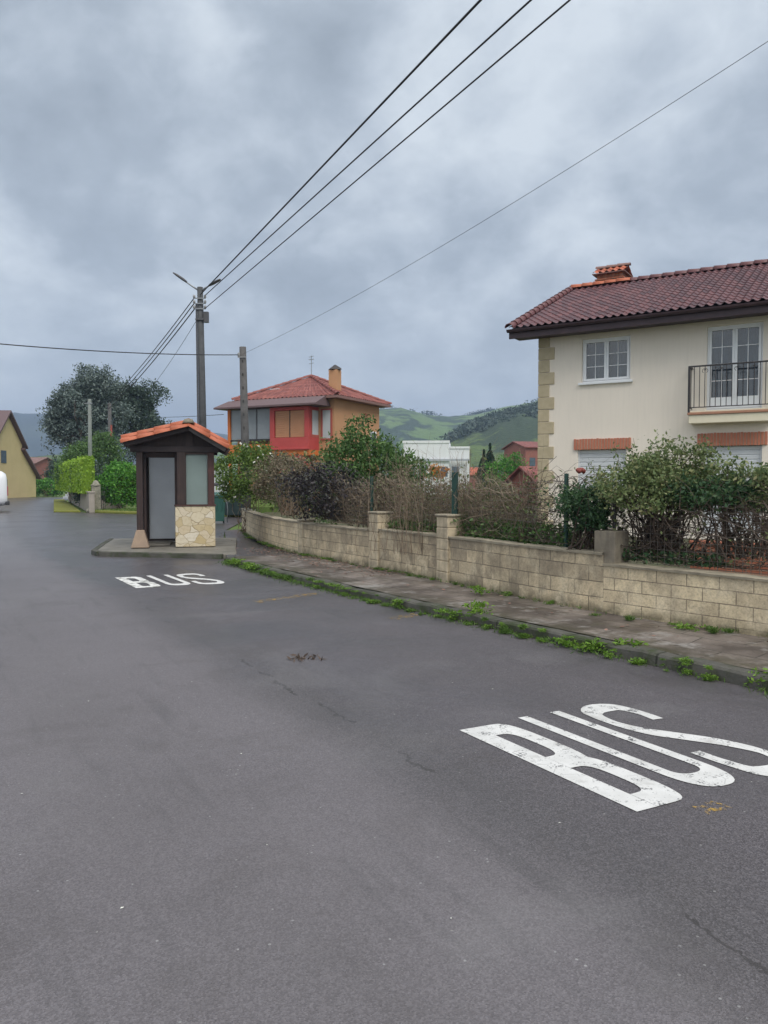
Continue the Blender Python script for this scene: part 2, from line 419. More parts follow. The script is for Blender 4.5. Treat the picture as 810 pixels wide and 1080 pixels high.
M['brick_far'] = plain('far_red_brick', (.30, .115, .09), (.24, .095, .075), 2, .85)
M['pvc'] = plain('white_window_frame', (.80, .82, .84), (.74, .76, .79), 3, .35, .03)
M['iron'] = plain('black_wrought_iron', (.020, .020, .024), (.035, .028, .026), 12, .45, .2, 60)
M['terracotta'] = plain('terracotta_edge', (.42, .22, .14), (.34, .18, .12), 6, .8)
def glassmat():
    t = NT('window_glass'); co = t.coord()
    n = t.bump(t.noise(co, 1.1, 2), .12, .02)
    b = t.bsdf((.02, .024, .028), .04, n, spec=.8)
    g = t.n('ShaderNodeBsdfTransparent'); g.inputs[0].default_value = (.62, .74, .82, 1)
    fr = t.n('ShaderNodeFresnel'); fr.inputs[0].default_value = 1.5
    gl = t.n('ShaderNodeBsdfGlossy'); gl.inputs['Roughness'].default_value = .02; t.l(n, gl.inputs['Normal'])
    mx = t.n('ShaderNodeMixShader'); t.l(t.math('MULTIPLY_ADD', fr.outputs[0], 0.9, .085, clamp=True), mx.inputs[0])
    t.l(g.outputs[0], mx.inputs[1]); t.l(gl.outputs[0], mx.inputs[2])
    return t.done(mx.outputs[0])
M['glass'] = glassmat()
M['curtain'] = plain('reflection_blue_curtain', (.10, .14, .175), (.05, .075, .10), 3, .9)  # bluish tone painted in for the sky reflected by the panes
M['blind'] = plain('pale_roller_shutter', (.62, .64, .66), (.57, .59, .61), 3, .6)
def frosted(name, c, tr):
    t = NT(name); co = t.coord()
    cc = t.mix(t.ramp(t.noise(co, 2.0, 4), [(.4, 0.0), (.75, .35)]), c, tuple(x * .75 for x in c))
    b = t.bsdf(cc, .32, spec=.5)
    tl = t.n('ShaderNodeBsdfTranslucent'); t.l(cc, tl.inputs['Color'])
    mx = t.n('ShaderNodeMixShader'); mx.inputs[0].default_value = tr
    t.l(b, mx.inputs[1]); t.l(tl.outputs[0], mx.inputs[2])
    return t.done(mx.outputs[0])
M['frost_green'] = frosted('frosted_green_glass', (.36, .45, .43), .45)
M['frost_grey'] = frosted('frosted_grey_panel', (.78, .79, .80), .78)

M['pole_conc'] = plain('weathered_dark_pole', (.10, .104, .108), (.055, .057, .06), 4, .85, .4, 40, streak=.6, dirt=(.05, .05, .052))
M['pole_grey'] = plain('grey_timber_pole', (.125, .12, .118), (.07, .067, .065), 4, .9, .4, 40, streak=.5, dirt=(.07, .068, .065))
M['pole_pale'] = plain('pale_concrete_pole', (.20, .22, .20), (.15, .165, .15), 4, .9)
M['steel'] = plain('galvanised_steel', (.33, .34, .35), (.24, .25, .26), 8, .45, .1, metallic=.7)
M['lamp_body'] = plain('dark_lamp_housing', (.09, .09, .095), (.07, .07, .075), 8, .5)
M['lamp_glass'] = plain('lamp_lens', (.5, .52, .52), (.45, .47, .47), 8, .2)
M['cable'] = plain('black_cable', (.018, .018, .02), (.026, .026, .028), 4, .6, .05)
M['porcelain'] = plain('glazed_insulator', (.30, .30, .30), (.22, .22, .22), 8, .3)

M['orange_render'] = plain('ochre_orange_render', (.50, .275, .145), (.45, .245, .125), 1.0, .9, .2, 70, streak=.12, dirt=(.36, .2, .1))
M['red_paint'] = plain('red_painted_frame', (.48, .07, .062), (.41, .06, .054), 2, .6, .1)
M['red_dull'] = plain('dusty_red_render', (.40, .10, .075), (.34, .085, .065), 2, .85, .1)
M['orange_paint'] = plain('orange_painted_parapet', (.60, .17, .04), (.54, .145, .035), 2, .7, .1)
M['shutter_tan'] = plain('tan_orange_shutter', (.47, .235, .125), (.43, .21, .11), 3, .7, .1)
M['white_far'] = plain('white_rendered_building', (.72, .73, .74), (.66, .67, .68), 1, .85, .1)
M['grey_band'] = plain('grey_band', (.38, .40, .43), (.34, .36, .39), 1, .7, .1)
M['recess'] = plain('pale_balcony_wall', (.50, .53, .54), (.44, .47, .48), 2, .8, .1)
M['yellow_render'] = plain('pale_yellow_render', (.62, .50, .26), (.55, .44, .22), .7, .9, .2, 30, streak=.2, dirt=(.42, .35, .2))
M['wall_concrete'] = plain('beige_concrete', (.36, .32, .28), (.27, .245, .21), 2, .9, .3, 20, streak=.4, dirt=(.17, .16, .13))
M['gate_stone'] = plain('mottled_stone_pillar', (.33, .31, .25), (.13, .13, .10), 7, .9, .4, 20)
M['van_white'] = plain('white_car_paint', (.74, .76, .79), (.70, .72, .75), 1, .3, .02)
M['rubber'] = plain('black_rubber', (.022, .022, .023), (.03, .03, .03), 8, .8)
M['plastic_black'] = plain('black_plastic', (.03, .03, .032), (.04, .04, .042), 8, .6)
M['car_glass'] = plain('dark_vehicle_glass', (.03, .035, .04), (.02, .024, .028), 3, .06, 0)
M['light_red'] = plain('red_tail_lamp', (.40, .02, .02), (.34, .02, .02), 3, .2, 0)
M['bin_green'] = plain('dark_green_plastic', (.030, .105, .085), (.022, .080, .066), 4, .5, .1)
M['bin_dark'] = plain('very_dark_green_plastic', (.018, .036, .034), (.012, .025, .024), 4, .5, .1)
M['fence_green'] = plain('green_coated_metal', (.018, .060, .048), (.012, .042, .034), 6, .5, .1)
M['wire'] = plain('rusty_green_wire', (.16, .16, .145), (.13, .10, .08), 20, .6, .1)
M['post_dark'] = plain('dark_iron_post', (.025, .028, .028), (.04, .034, .03), 8, .6, .1)

# vegetation
L = leafmat
M['leaf_bush'] = L('bush_leaf', [(.15, (.062, .096, .038)), (.42, (.118, .168, .062)), (.7, (.19, .225, .09)), (.95, (.27, .21, .12))])
M['leaf_ivy'] = L('ivy_leaf', [(.15, (.022, .058, .026)), (.5, (.038, .090, .036)), (.9, (.075, .13, .05))])
M['leaf_shrub'] = L('green_shrub_leaf', [(.15, (.040, .092, .026)), (.5, (.072, .145, .038)), (.9, (.125, .21, .06))])
M['leaf_round'] = L('flowering_shrub_leaf', [(.15, (.055, .11, .02)), (.5, (.105, .175, .032)), (.9, (.18, .25, .055))])
M['leaf_purple'] = L('purple_leaf', [(.2, (.014, .012, .016)), (.5, (.034, .026, .034)), (.75, (.045, .048, .034)), (.95, (.13, .12, .13))], rough=.4, trans=.1)
M['leaf_brown'] = L('dry_brown_leaf', [(.15, (.10, .08, .052)), (.5, (.16, .13, .085)), (.9, (.25, .21, .145))], trans=.15)
M['leaf_orange'] = L('orange_leaf', [(.2, (.42, .16, .02)), (.8, (.6, .27, .04))])
M['leaf_litter'] = L('fallen_leaf', [(.2, (.16, .085, .065)), (.6, (.27, .16, .125)), (.9, (.36, .24, .20))], trans=.05)
M['leaf_tree'] = L('grey_green_tree_leaf', [(.15, (.062, .09, .082)), (.5, (.112, .150, .135)), (.9, (.21, .25, .225))], trans=.15)
M['leaf_tree_dark'] = L('dark_tree_leaf', [(.15, (.032, .055, .044)), (.5, (.056, .088, .066)), (.9, (.105, .14, .105))], trans=.12)
M['leaf_hedge'] = L('lime_hedge_leaf', [(.15, (.15, .27, .025)), (.5, (.23, .38, .035)), (.9, (.33, .47, .06))])
M['leaf_green'] = L('vivid_green_leaf', [(.15, (.04, .135, .018)), (.5, (.075, .235, .026)), (.9, (.16, .37, .055))])
M['leaf_mid'] = L('mid_green_leaf', [(.15, (.05, .11, .03)), (.5, (.085, .16, .045)), (.9, (.14, .22, .07))])
M['leaf_cypress'] = L('cypress_leaf', [(.15, (.012, .034, .018)), (.5, (.022, .055, .026)), (.9, (.045, .085, .04))], trans=.1)
M['leaf_weed'] = L('weed_leaf', [(.15, (.075, .155, .018)), (.5, (.135, .26, .03)), (.9, (.24, .36, .06))])
M['leaf_grass'] = L('grass_blade', [(.15, (.05, .11, .02)), (.5, (.085, .17, .03)), (.9, (.16, .22, .06))])
M['petal'] = plain('white_petal', (.75, .75, .7), (.7, .7, .62), 3, .6)
M['petal_red'] = plain('red_petal', (.26, .06, .045), (.2, .05, .04), 3, .6)
M['bark'] = plain('grey_brown_bark', (.13, .105, .085), (.07, .058, .048), 8, .9, .5, 30)
M['twig'] = leafmat('dry_twig', [(.15, (.12, .085, .058)), (.5, (.21, .158, .112)), (.9, (.35, .285, .215))], rough=.85, trans=0)
M['twig_dark'] = leafmat('dark_twig', [(.15, (.045, .033, .027)), (.5, (.09, .066, .052)), (.9, (.16, .125, .10))], rough=.85, trans=0)

def grassmat():
    t = NT('grass_ground'); co = t.coord()
    c = t.ramp(t.noise(co, .5, 5, .6), [(.3, (.075, .125, .022)), (.7, (.12, .17, .035))])
    c = t.mix(t.ramp(t.noise(co, 8, 5, .7), [(.45, 0.0), (.7, .7)]), c, (.05, .09, .02))
    return t.done(t.bsdf(c, .9, t.bump(t.noise(co, 30, 4), .8, .03)))
M['grass'] = grassmat()
M['verge'] = plain('mossy_yellow_verge', (.20, .20, .035), (.13, .15, .03), 1.2, .95, .8, 14, bdist=.03)
M['soil'] = plain('leafy_garden_soil', (.085, .075, .04), (.05, .065, .025), 2, .95, .8, 14, bdist=.03)
def hillmat(name, a, b, wood_c, thr, sc):
    t = NT(name); co = t.coord()
    c = t.ramp(t.noise(co, sc, 4, .55), [(.35, a), (.65, b)])
    k = t.ramp(t.noise(co, sc * 1.3, 6, .62, .3), [(thr, 0.0), (thr + .04, 1.0)])
    c = t.mix(k, c, wood_c)
    c = t.mix(t.ramp(t.noise(co, sc * 18, 4, .7), [(.45, 0.0), (.7, .4)]), c, tuple(x * .5 for x in wood_c))
    return t.done(t.bsdf(c, .95, t.bump(t.noise(co, sc * 25, 4), .6, 2.0)))
M['hill_blue'] = hillmat('far_wooded_slope', (.035, .055, .035), (.045, .065, .038), (.025, .042, .03), .45, .004)
M['hill_green'] = hillmat('meadow_slope', (.105, .175, .045), (.135, .20, .06), (.030, .055, .026), .50, .012)
M['hill_mid'] = hillmat('wooded_meadow_slope', (.10, .16, .04), (.085, .12, .035), (.034, .058, .028), .47, .022)
# ------------------------------------------------------------------ vegetation builders (numpy)
def unit(v): return v / np.maximum(np.linalg.norm(v, axis=1, keepdims=True), 1e-9)
def leaf_arrays(P, size, up=.35, aspect=.5, jitter=.5, outward=None, ow=.5):
    """kite-shaped leaves folded along the mid-rib"""
    n = len(P)
    d = rng.normal(size=(n, 3)); d[:, 2] += up
    if outward is not None: d += outward * ow * 2
    d = unit(d)
    r = unit(np.cross(d, rng.normal(size=(n, 3))))
    nn = np.cross(r, d)
    L = size * (1 + jitter * (rng.random(n) - .5) * 2)
    L = L[:, None]; w = L * aspect * .5
    b = P - d * L * .5
    tip = P + d * L * .5 - nn * L * .12
    mid = P - d * L * .05
    V = np.stack([b, mid + r * w - nn * L * .1, tip, mid - r * w - nn * L * .1], 1).reshape(-1, 3)
    Fq = np.arange(n * 4).reshape(n, 4)
    return V, Fq
def leaves(name, P, size, mat, parent=None, **kw):
    V, Fq = leaf_arrays(np.asarray(P, float), size, **kw)
    return npmesh(name, V, Fq, mat, parent)
def clumps(c, rad, ncl, per, spread, lump=.3, hollow=.45, flat=0.0, bottom=-1.0):
    """cluster centres in an uneven ellipsoid; returns (leaf points, outward vectors, cluster centres)"""
    c = np.array(c, float); rad = np.array(rad, float)
    d = unit(rng.normal(size=(ncl * 3, 3)))
    d = d[d[:, 2] > bottom][:ncl]
    ph = rng.random(6) * 6.28
    lobes = 1 + lump * (np.sin(d[:, 0] * 3.1 + ph[0]) * np.sin(d[:, 1] * 3.7 + ph[1]) + .7 * np.sin(d[:, 2] * 4.3 + ph[2] + d[:, 0] * 2) + .5 * np.sin(d[:, 0] * 7 + ph[3]) * np.sin(d[:, 2] * 6 + ph[4]))
    r = (hollow + (1 - hollow) * rng.random(len(d)) ** .6) * lobes
    C = c + d * r[:, None] * rad
    k = rng.integers(max(2, per // 2), per + per // 2 + 1, len(C))
    idx = np.repeat(np.arange(len(C)), k)
    s = spread * (.6 + .8 * rng.random(len(C)))
    P = C[idx] + np.clip(rng.normal(size=(len(idx), 3)), -1.5, 1.5) * s[idx][:, None] * np.array([1, 1, .75])
    O = unit(P - c)
    return P, O, C
def branch_path(a, b, n=5, wig=.12, sag=0.0):
    a = np.array(a, float); b = np.array(b, float); L = np.linalg.norm(b - a)
    t = np.linspace(0, 1, n)[:, None]
    p = a + (b - a) * t
    p[1:-1] += rng.normal(size=(n - 2, 3)) * L * wig * .5
    p[:, 2] += sag * L * np.sin(np.pi * t[:, 0])
    return p
def stems(name, base, targets, r0, mat, parent=None, n=5, sides=4, wig=.12, trunk=None):
    mb = MB()
    for tpt in targets:
        a = np.array(base, float) + rng.normal(size=3) * np.array([.15, .15, 0]) * (0 if trunk else 1)
        p = branch_path(a, tpt, n, wig, .06)
        mb.tube([tuple(x) for x in p], list(np.linspace(r0, r0 * .3, n)), sides, caps=False)
    return mb.build(name, mat, parent, smooth=True, fix=False)
def twig_mesh(name, paths, rad, mat, parent=None, sides=3):
    """many thin tubes; each path (n,3)"""
    Vs, Fs, b = [], [], 0
    ang = np.arange(sides) * 2 * np.pi / sides
    for p, r in zip(paths, rad):
        n = len(p); tt = np.gradient(p, axis=0); tt = unit(tt)
        a = unit(np.cross(tt, np.array([.31, .17, .93]))); bb = np.cross(tt, a)
        rr = np.linspace(r, r * .45, n)[:, None, None]
        ring = p[:, None, :] + (a[:, None, :] * np.cos(ang)[None, :, None] + bb[:, None, :] * np.sin(ang)[None, :, None]) * rr
        Vs.append(ring.reshape(-1, 3))
        i = np.arange(n - 1)[:, None] * sides; k = np.arange(sides)[None, :]; k2 = (k + 1) % sides
        Fs.append((np.stack([i + k, i + k2, i + sides + k2, i + sides + k], -1).reshape(-1, 4)) + b)
        b += n * sides
    return npmesh(name, np.concatenate(Vs), np.concatenate(Fs), mat, parent, smooth=True)
def bush(name, label, cat, base, c, rad, ncl, per, spread, size, mat, group=None, lump=.3, hollow=.45, stem_r=.012, nst=26, stem_mat='twig', bottom=-.75, aspect=.5, up=.35, extra=None):
    t = empty(name, base, 0, label, cat, group)
    b = np.array(base)
    P, O, C = clumps(np.array(c) - b, rad, ncl, per, spread, lump, hollow, bottom=bottom)
    if extra is not None: P = np.concatenate([P, extra - b])
    P = P[P[:, 2] > .02]
    leaves('foliage', P, size, M[mat], t, aspect=aspect, up=up)
    sel = C[rng.permutation(len(C))[:nst]]
    stems('stem', (0, 0, 0), sel, stem_r, M[stem_mat], t)
    return t
def tree(name, label, base, h, trunk_r, crowns, ncl, per, spread, size, mat, group=None, lump=.32, trunk_mat='bark', limbs=16, hollow=.35, cat='tree', aspect=.5):
    """crowns: list of (centre offset from base, radii)"""
    t = empty(name, base, 0, label, cat, group)
    allP, allC = [], []
    for c, rad in crowns:
        P, O, C = clumps(c, rad, ncl, per, spread, lump, hollow, bottom=-.8)
        allP.append(P); allC.append(C)
    P = np.concatenate(allP); C = np.concatenate(allC)
    leaves('crown', P[P[:, 2] > .1], size, M[mat], t, aspect=aspect)
    mb = MB()
    top = np.array([0, 0, h * .62])
    tp = branch_path((0, 0, -.1), top, 6, .03)
    mb.tube([tuple(x) for x in tp], [trunk_r * (1.25 if i == 0 else 1 - .1 * i) for i in range(6)], 8)
    for q in C[rng.permutation(len(C))[:limbs]]:
        s = tp[rng.integers(2, 6)]
        p = branch_path(s, q, 5, .12, .05)
        mb.tube([tuple(x) for x in p], list(np.linspace(trunk_r * .42, trunk_r * .08, 5)), 5, caps=False)
    mb.build('trunk', M[trunk_mat], t, smooth=True)
    return t
def hedge_block(name, label, footprint, z0, z1, n, size, mat, cat='hedge', group=None, inner='leaf_hedge', bulge=.06, z1b=None):
    """clipped hedge: leaves over the faces of a prism with a dense core"""
    base = np.array([np.mean([p[0] for p in footprint]), np.mean([p[1] for p in footprint]), z0])
    t = empty(name, tuple(base), 0, label, cat, group)
    fp = [np.array(p) - base[:2] for p in footprint]; H = z1 - z0; H2 = (z1b or z1) - z0
    cen = sum(fp) / len(fp)
    tot = []
    k = len(fp); per = [np.linalg.norm(fp[i] - fp[(i + 1) % k]) for i in range(k)]; S = sum(per)
    hs = [H if i % 2 == 0 else H2 for i in range(k)]
    for i in range(k):
        a, b = fp[i], fp[(i + 1) % k]; m = int(n * .75 * per[i] / S)
        u = rng.random(m); w = rng.random(m) ** .9
        hh = H + (H2 - H) * (0.0)
        xy = a + (b - a) * u[:, None]
        out = unit((xy - cen)); off = rng.normal(size=m) * bulge + .05 * np.sin(u * 9 + i) * np.sin(w * 5)
        tot.append(np.column_stack([xy + out * off[:, None], w * hh]))
    m = int(n * .25)
    w = rng.random((m, k)); w = w / w.sum(1, keepdims=True)
    w = w ** 1.0
    i0 = rng.integers(0, k, m); u = rng.random(m)[:, None]; s = np.sqrt(rng.random(m))[:, None]
    A = np.array(fp)[i0]; B = np.array(fp)[(i0 + 1) % k]
    xy = cen + (A + (B - A) * u - cen) * s
    tot.append(np.column_stack([xy, np.full(m, H) + rng.normal(size=m) * bulge]))
    leaves('foliage', np.concatenate(tot), size, M[mat], t, aspect=.6, up=.2)
    mb = MB(); mb.prism([tuple(cen + (p - cen) * .93) for p in fp], 0.0, H * .95)
    mb.build('branch_core', M[inner], t)
    return t
# ------------------------------------------------------------------ curves measured on the ground
KERB = [(9.0, -3.4), (6.6, .2), (4.6, 3.3), (2.92, 5.79), (2.42, 6.5), (1.80, 7.41), (1.33, 8.08), (.82, 8.82), (.38, 9.45), (-.08, 10.1), (-.65, 10.98), (-1.27, 12.02), (-2.26, 13.62), (-3.15, 15.2)]
WALL = [(9.6, -1.0), (6.6, 3.45), (3.75, 7.2), (3.22, 7.85), (2.50, 8.72), (2.17, 9.15), (1.68, 10.0), (1.0, 11.28), (.38, 12.35), (-.27, 13.45), (-.99, 14.6), (-1.72, 15.85), (-2.62, 17.88), (-3.55, 20.67), (-4.44, 23.98)]
def resample(pts, step):
    pts = [np.array(p, float) for p in pts]; out = []; n = len(pts)
    for i in range(n - 1):
        p0 = pts[max(i - 1, 0)]; p1 = pts[i]; p2 = pts[i + 1]; p3 = pts[min(i + 2, n - 1)]
        k = max(1, int(np.linalg.norm(p2 - p1) / step))
        for j in range(k):
            t = j / k
            out.append(.5 * ((2 * p1) + (-p0 + p2) * t + (2 * p0 - 5 * p1 + 4 * p2 - p3) * t * t + (-p0 + 3 * p1 - 3 * p2 + p3) * t ** 3))
    out.append(pts[-1]); return np.array(out)
def normals2(P):
    t = np.gradient(P, axis=0); t /= np.linalg.norm(t, axis=1, keepdims=True)
    return np.column_stack([t[:, 1], -t[:, 0]])      # right-hand side of the travel direction
KC = resample(KERB, .25); WC = resample(WALL, .2)

# grass sheet to the horizon
mb = MB(); S = 2900
mb.add([(-S, -60, -.03), (S, -60, -.03), (S, 3400, -.03), (-S, 3400, -.03)], [(0, 1, 2, 3)])
struct(mb.build('ground', M['grass']))
# road: main carriageway, junction and the lane beside the shelter
road = [(-60, -12)] + [(12, -12)] + [tuple(p) for p in KC] + [(-3.15, 15.2), (-3.6, 17.0), (-4.2, 20), (-5.2, 25), (-6.0, 34.4), (-11.0, 36.8), (-15.6, 39.8), (-20.5, 50), (-27.5, 66), (-30, 79), (-44, 79), (-60, 60)]
mb = MB(); mb.add([(x, y, 0.0) for x, y in road], [tuple(range(len(road)))])
ro = struct(mb.build('road', M['asphalt']))
# subdivide-free n-gon: triangulate for clean shading
import bmesh
bm = bmesh.new(); bm.from_mesh(ro.data); bmesh.ops.triangulate(bm, faces=bm.faces); bm.to_mesh(ro.data); bm.free()

# kerb: a real step with a slightly ragged top
def strip_uv(o, uvs):
    uvl = o.data.uv_layers.new(name='UVMap')
    for lp in o.data.loops: uvl.data[lp.index].uv = uvs[lp.vertex_index]
KN = normals2(KC)                                     # towards the pavement? checked below
if np.dot(KN[10], np.array(WALL[4]) - KC[10]) < 0: KN = -KN
V, uv, prof = [], [], [(0.0, -.02), (.012, .085), (.03, .105), (.15, .108), (.15, -.02)]
s = np.concatenate([[0], np.cumsum(np.linalg.norm(np.diff(KC, axis=0), axis=1))])
for i, p in enumerate(KC):
    jz = rng.normal() * .006; jo = rng.normal() * .008
    for (o, z) in prof:
        q = p + KN[i] * (o + jo); V.append((q[0], q[1], z + (jz if z > 0 else 0)))
mb = MB(); mb.grid(V, len(KC), len(prof))
kb = struct(mb.build('kerb', M['kerb_jointed'], smooth=False)); strip_uv(kb, [(s[i], 0) for i in range(len(KC)) for _ in prof])
# pavement between the kerb and the walls
V, uv = [], []
nw = 10
ws = WC
for i, p in enumerate(KC):
    a = p + KN[i] * .15
    f = s[i] / s[-1]
    # nearest wall point
    j = int(np.argmin(np.linalg.norm(WC - a, axis=1))); b = WC[j] + (WC[j] - a) * .04
    for k in range(nw):
        q = a + (b - a) * k / (nw - 1)
        z = .112 + .006 * math.sin(q[0] * 5.1 + q[1] * 3.3) + rng.normal() * .002
        V.append((q[0], q[1], z)); uv.append((s[i], np.linalg.norm(q - a)))
mb = MB(); mb.grid(V, len(KC), nw)
pv = struct(mb.build('pavement', M['pavement'])); strip_uv(pv, uv)
# ramped asphalt path continuing between shelter and garden wall
pp = [(-3.13, 15.25), (-1.55, 15.4), (-2.5, 17.9), (-3.45, 20.7), (-4.3, 24.0), (-4.5, 26), (-5.2, 25), (-4.1, 20), (-3.5, 17.0)]
mb = MB(); mb.add([(x, y, .1 if y < 16 else .05 if y < 19 else .012) for x, y in pp], [tuple(range(len(pp)))])
o = struct(mb.build('path', M['asphalt']))
bm = bmesh.new(); bm.from_mesh(o.data); bmesh.ops.triangulate(bm, faces=bm.faces); bm.to_mesh(o.data); bm.free()

# shelter platform: paved slab with a kerb edge
plat = [(-3.02, 15.75), (-3.10, 16.0), (-3.35, 15.95), (-4.1, 16.10), (-4.97, 16.32), (-5.7, 16.44), (-6.08, 16.56), (-6.32, 16.9), (-6.75, 18.6), (-7.15, 20.3), (-5.5, 20.8), (-3.95, 20.6), (-3.4, 17.6)]
mb = MB(); mb.prism([(p[0], p[1]) for p in plat], -.02, .095)
struct(mb.build('shelter_platform', M['slab'], bevel=.02))
mb = MB(); edge = [np.array(p) for p in plat[2:10]]
for a, b in zip(edge[:-1], edge[1:]):
    d = (b - a) / np.linalg.norm(b - a); nn = np.array([d[1], -d[0]])
    if np.dot(nn, (a + b) / 2 - np.array([-5, 18.5])) < 0: nn = -nn
    c = (a + b) / 2 + nn * .06
    mb.box((c[0], c[1], .035), (np.linalg.norm(b - a) + .03, .13, .135), math.atan2(d[1], d[0]))
struct(mb.build('platform_kerb', M['kerb'], bevel=.015))

# garden and verge surfaces
gard = [tuple(p) for p in WC[::3]] + [(-4.6, 27), (-5.5, 34), (-6.5, 62), (70, 62), (70, -6)]
mb = MB(); mb.add([(x, y, .16) for x, y in gard], [tuple(range(len(gard)))])
o = struct(mb.build('garden_ground', M['soil']))
bm = bmesh.new(); bm.from_mesh(o.data); bmesh.ops.triangulate(bm, faces=bm.faces); bm.to_mesh(o.data); bm.free()
verge = [(-11.0, 36.9), (-15.5, 39.9), (-14.6, 42.5), (-10.8, 40.5), (-6.1, 36.5), (-6.0, 34.5)]
mb = MB(); mb.prism(verge, -.02, .12); struct(mb.build('verge', M['verge'], bevel=.04))
verge2 = [(-15.75, 39.9), (-27.3, 65.6), (-28.0, 65.2), (-17.2, 40.0)]
mb = MB(); mb.prism(verge2, -.02, .1); struct(mb.build('verge', M['verge'], bevel=.04))
# sloping lawn behind the bins
lawn = [(-9.2, 37.3, .4), (-5.0, 36.2, .4), (-5.2, 39.5, 1.35), (-10, 41.0, 1.35)]
mb = MB(); mb.add([(x, y, z) for x, y, z in lawn] + [(x, y, -.05) for x, y, z in lawn], [(0, 1, 2, 3), (0, 4, 5, 1), (1, 5, 6, 2), (2, 6, 7, 3), (3, 7, 4, 0)])
struct(mb.build('lawn', M['grass']))

# ------------------------------------------------------------------ road lettering
def strip(mb, path, w, z, ends=None):
    """thick open polyline; w = half widths per point (or one)"""
    P = np.array(path, float); n = len(P)
    t = np.gradient(P, axis=0); t /= np.linalg.norm(t, axis=1, keepdims=True); nn = np.column_stack([-t[:, 1], t[:, 0]])
    w = np.array(w if hasattr(w, '__len__') else [w] * n)[:, None]
    A = P + nn * w; B = P - nn * w
    V = [(x, y, z) for a, b in zip(A, B) for x, y in (a, b)]
    mb.add(V, [(2 * i, 2 * i + 1, 2 * i + 3, 2 * i + 2) for i in range(n - 1)])
def outline(mb, outer, inner, z):
    V = [(x, y, z) for a, b in zip(outer, inner) for x, y in (a, b)]
    mb.add(V, [(2 * i, 2 * i + 1, 2 * i + 3, 2 * i + 2) for i in range(len(outer) - 1)])
def bez(pts, n=40):
    return resample(pts, .03)
def bus_word(name, loc, rz, label, mats, skew=-.075, sc=1.0):
    mb = MB()
    z = 0.0
    mb.m = 1
    # B: spine, upper bowl, lower bowl
    mb.add([(0, 0, z), (.135, 0, z), (.135, 1.43, z), (0, 1.43, z)], [(0, 1, 2, 3)])
    def bowl(y0, y1, t0, t1, xr, ti):
        k = 14; o, i = [], []
        o.append((.136, y1)); i.append((.136, y1 - t1))
        ym = (y0 + y1) / 2; ry = (y1 - y0) / 2; a = min(.13, xr - .2)
        iy0, iy1 = y0 + t0, y1 - t1; im = (iy0 + iy1) / 2; iry = (iy1 - iy0) / 2; ia = a * .75
        for q in range(k + 1):
            th = PI / 2 - PI * q / k
            c_, s_ = math.cos(th), math.sin(th)
            e = .62
            sx = abs(c_) ** e; sy = math.copysign(abs(s_) ** e, s_)
            o.append((xr - a + a * sx, ym + ry * sy)); i.append((xr - ti - ia + ia * sx, im + iry * sy))
        o.append((.136, y0)); i.append((.136, y0 + t0))
        return o, i
    o, i = bowl(.60, 1.43, .19, .19, .372, .115); outline(mb, o, i, z)
    o, i = bowl(0.0, .72, .17, .13, .385, .120); outline(mb, o, i, z + .0006)
    mb.m = 0
    # U
    def ushape(xl, xr, yt, yb, tw, tb):
        o, i = [(xl, yt)], [(xl + tw, yt)]
        k = 18; a = (xr - xl) / 2; m = (xl + xr) / 2; h = .30
        for q in range(k + 1):
            th = PI + PI * q / k
            e = .8
            cx = math.copysign(abs(math.cos(th)) ** e, math.cos(th)); sy = -abs(math.sin(th)) ** e
            o.append((m + a * cx, yb + h + h * sy)); i.append((m + (a - tw) * cx, yb + h + (h - tb) * sy))
        o.append((xr, yt)); i.append((xr - tw, yt))
        return o, i
    o, i = ushape(.495, .845, 1.47, .03, .078, .20); outline(mb, o, i, z)
    # S
    path = resample([(1.285, 1.02), (1.295, 1.18), (1.25, 1.345), (1.12, 1.39), (1.00, 1.31), (.965, 1.10), (1.01, .88), (1.12, .70), (1.24, .50), (1.30, .28), (1.25, .08), (1.12, .03), (.99, .10), (.955, .28), (.955, .46)], .03)
    t = np.gradient(path, axis=0); t /= np.linalg.norm(t, axis=1, keepdims=True)
    w = .038 + .055 * np.abs(t[:, 0]) ** 1.2
    strip(mb, path, list(w), z)
    mb.v = [(x * sc, (y + skew * x) * sc, q) for x, y, q in mb.v]
    o = mb.build(name, mats); o.location = (loc[0], loc[1], .004); o.rotation_euler = (0, 0, rz)
    for p in o.data.polygons:
        if p.normal.z < 0: p.flip()
    return tag(o, label, 'road lettering', 'BUS lettering painted on the road')
AR = R(31.2)
bus_word('road_lettering', (1.225, 3.663), AR, 'large white BUS lettering on the asphalt close to the camera, near the weedy kerb', [M['roadpaint'], M['roadpaint']])
bus_word('road_lettering', (-3.72, 11.49), AR, 'small distant white BUS lettering with scrubbed B, painted in front of the tiled shelter', [M['roadpaint_worn'], M['roadpaint_scrub']], skew=-.10, sc=1.03)
# traces of old yellow paint
def trace(a, b, w, label):
    a = np.array(G(*a)); b = np.array(G(*b)); d = b - a; L_ = np.linalg.norm(d); d /= L_; nn = np.array([-d[1], d[0]])
    V = []; k = 12
    for i in range(k):
        q = a + d * L_ * i / (k - 1); ww = w * (.6 + .5 * rng.random())
        V += [(*(q + nn * ww - (a + b) / 2), 0), (*(q - nn * ww - (a + b) / 2), 0)]
    mb = MB(); mb.grid(V, k, 2)
    o = mb.build('yellow_paint_trace', M['paint_yellow']); o.location = ((a + b)[0] / 2, (a + b)[1] / 2, .004)
    return tag(o, label, 'road marking', 'worn yellow road paint')
trace((270, 635), (335, 626), .10, 'longest faded yellow paint streak, at the kerb just past the small BUS')
trace((414, 653), (440, 648), .09, 'short faded yellow paint dash at the kerb, facing the block pillar in the wall')
trace((738, 857), (760, 848), .06, 'tiny yellow paint speck on asphalt just below the U of the large BUS')
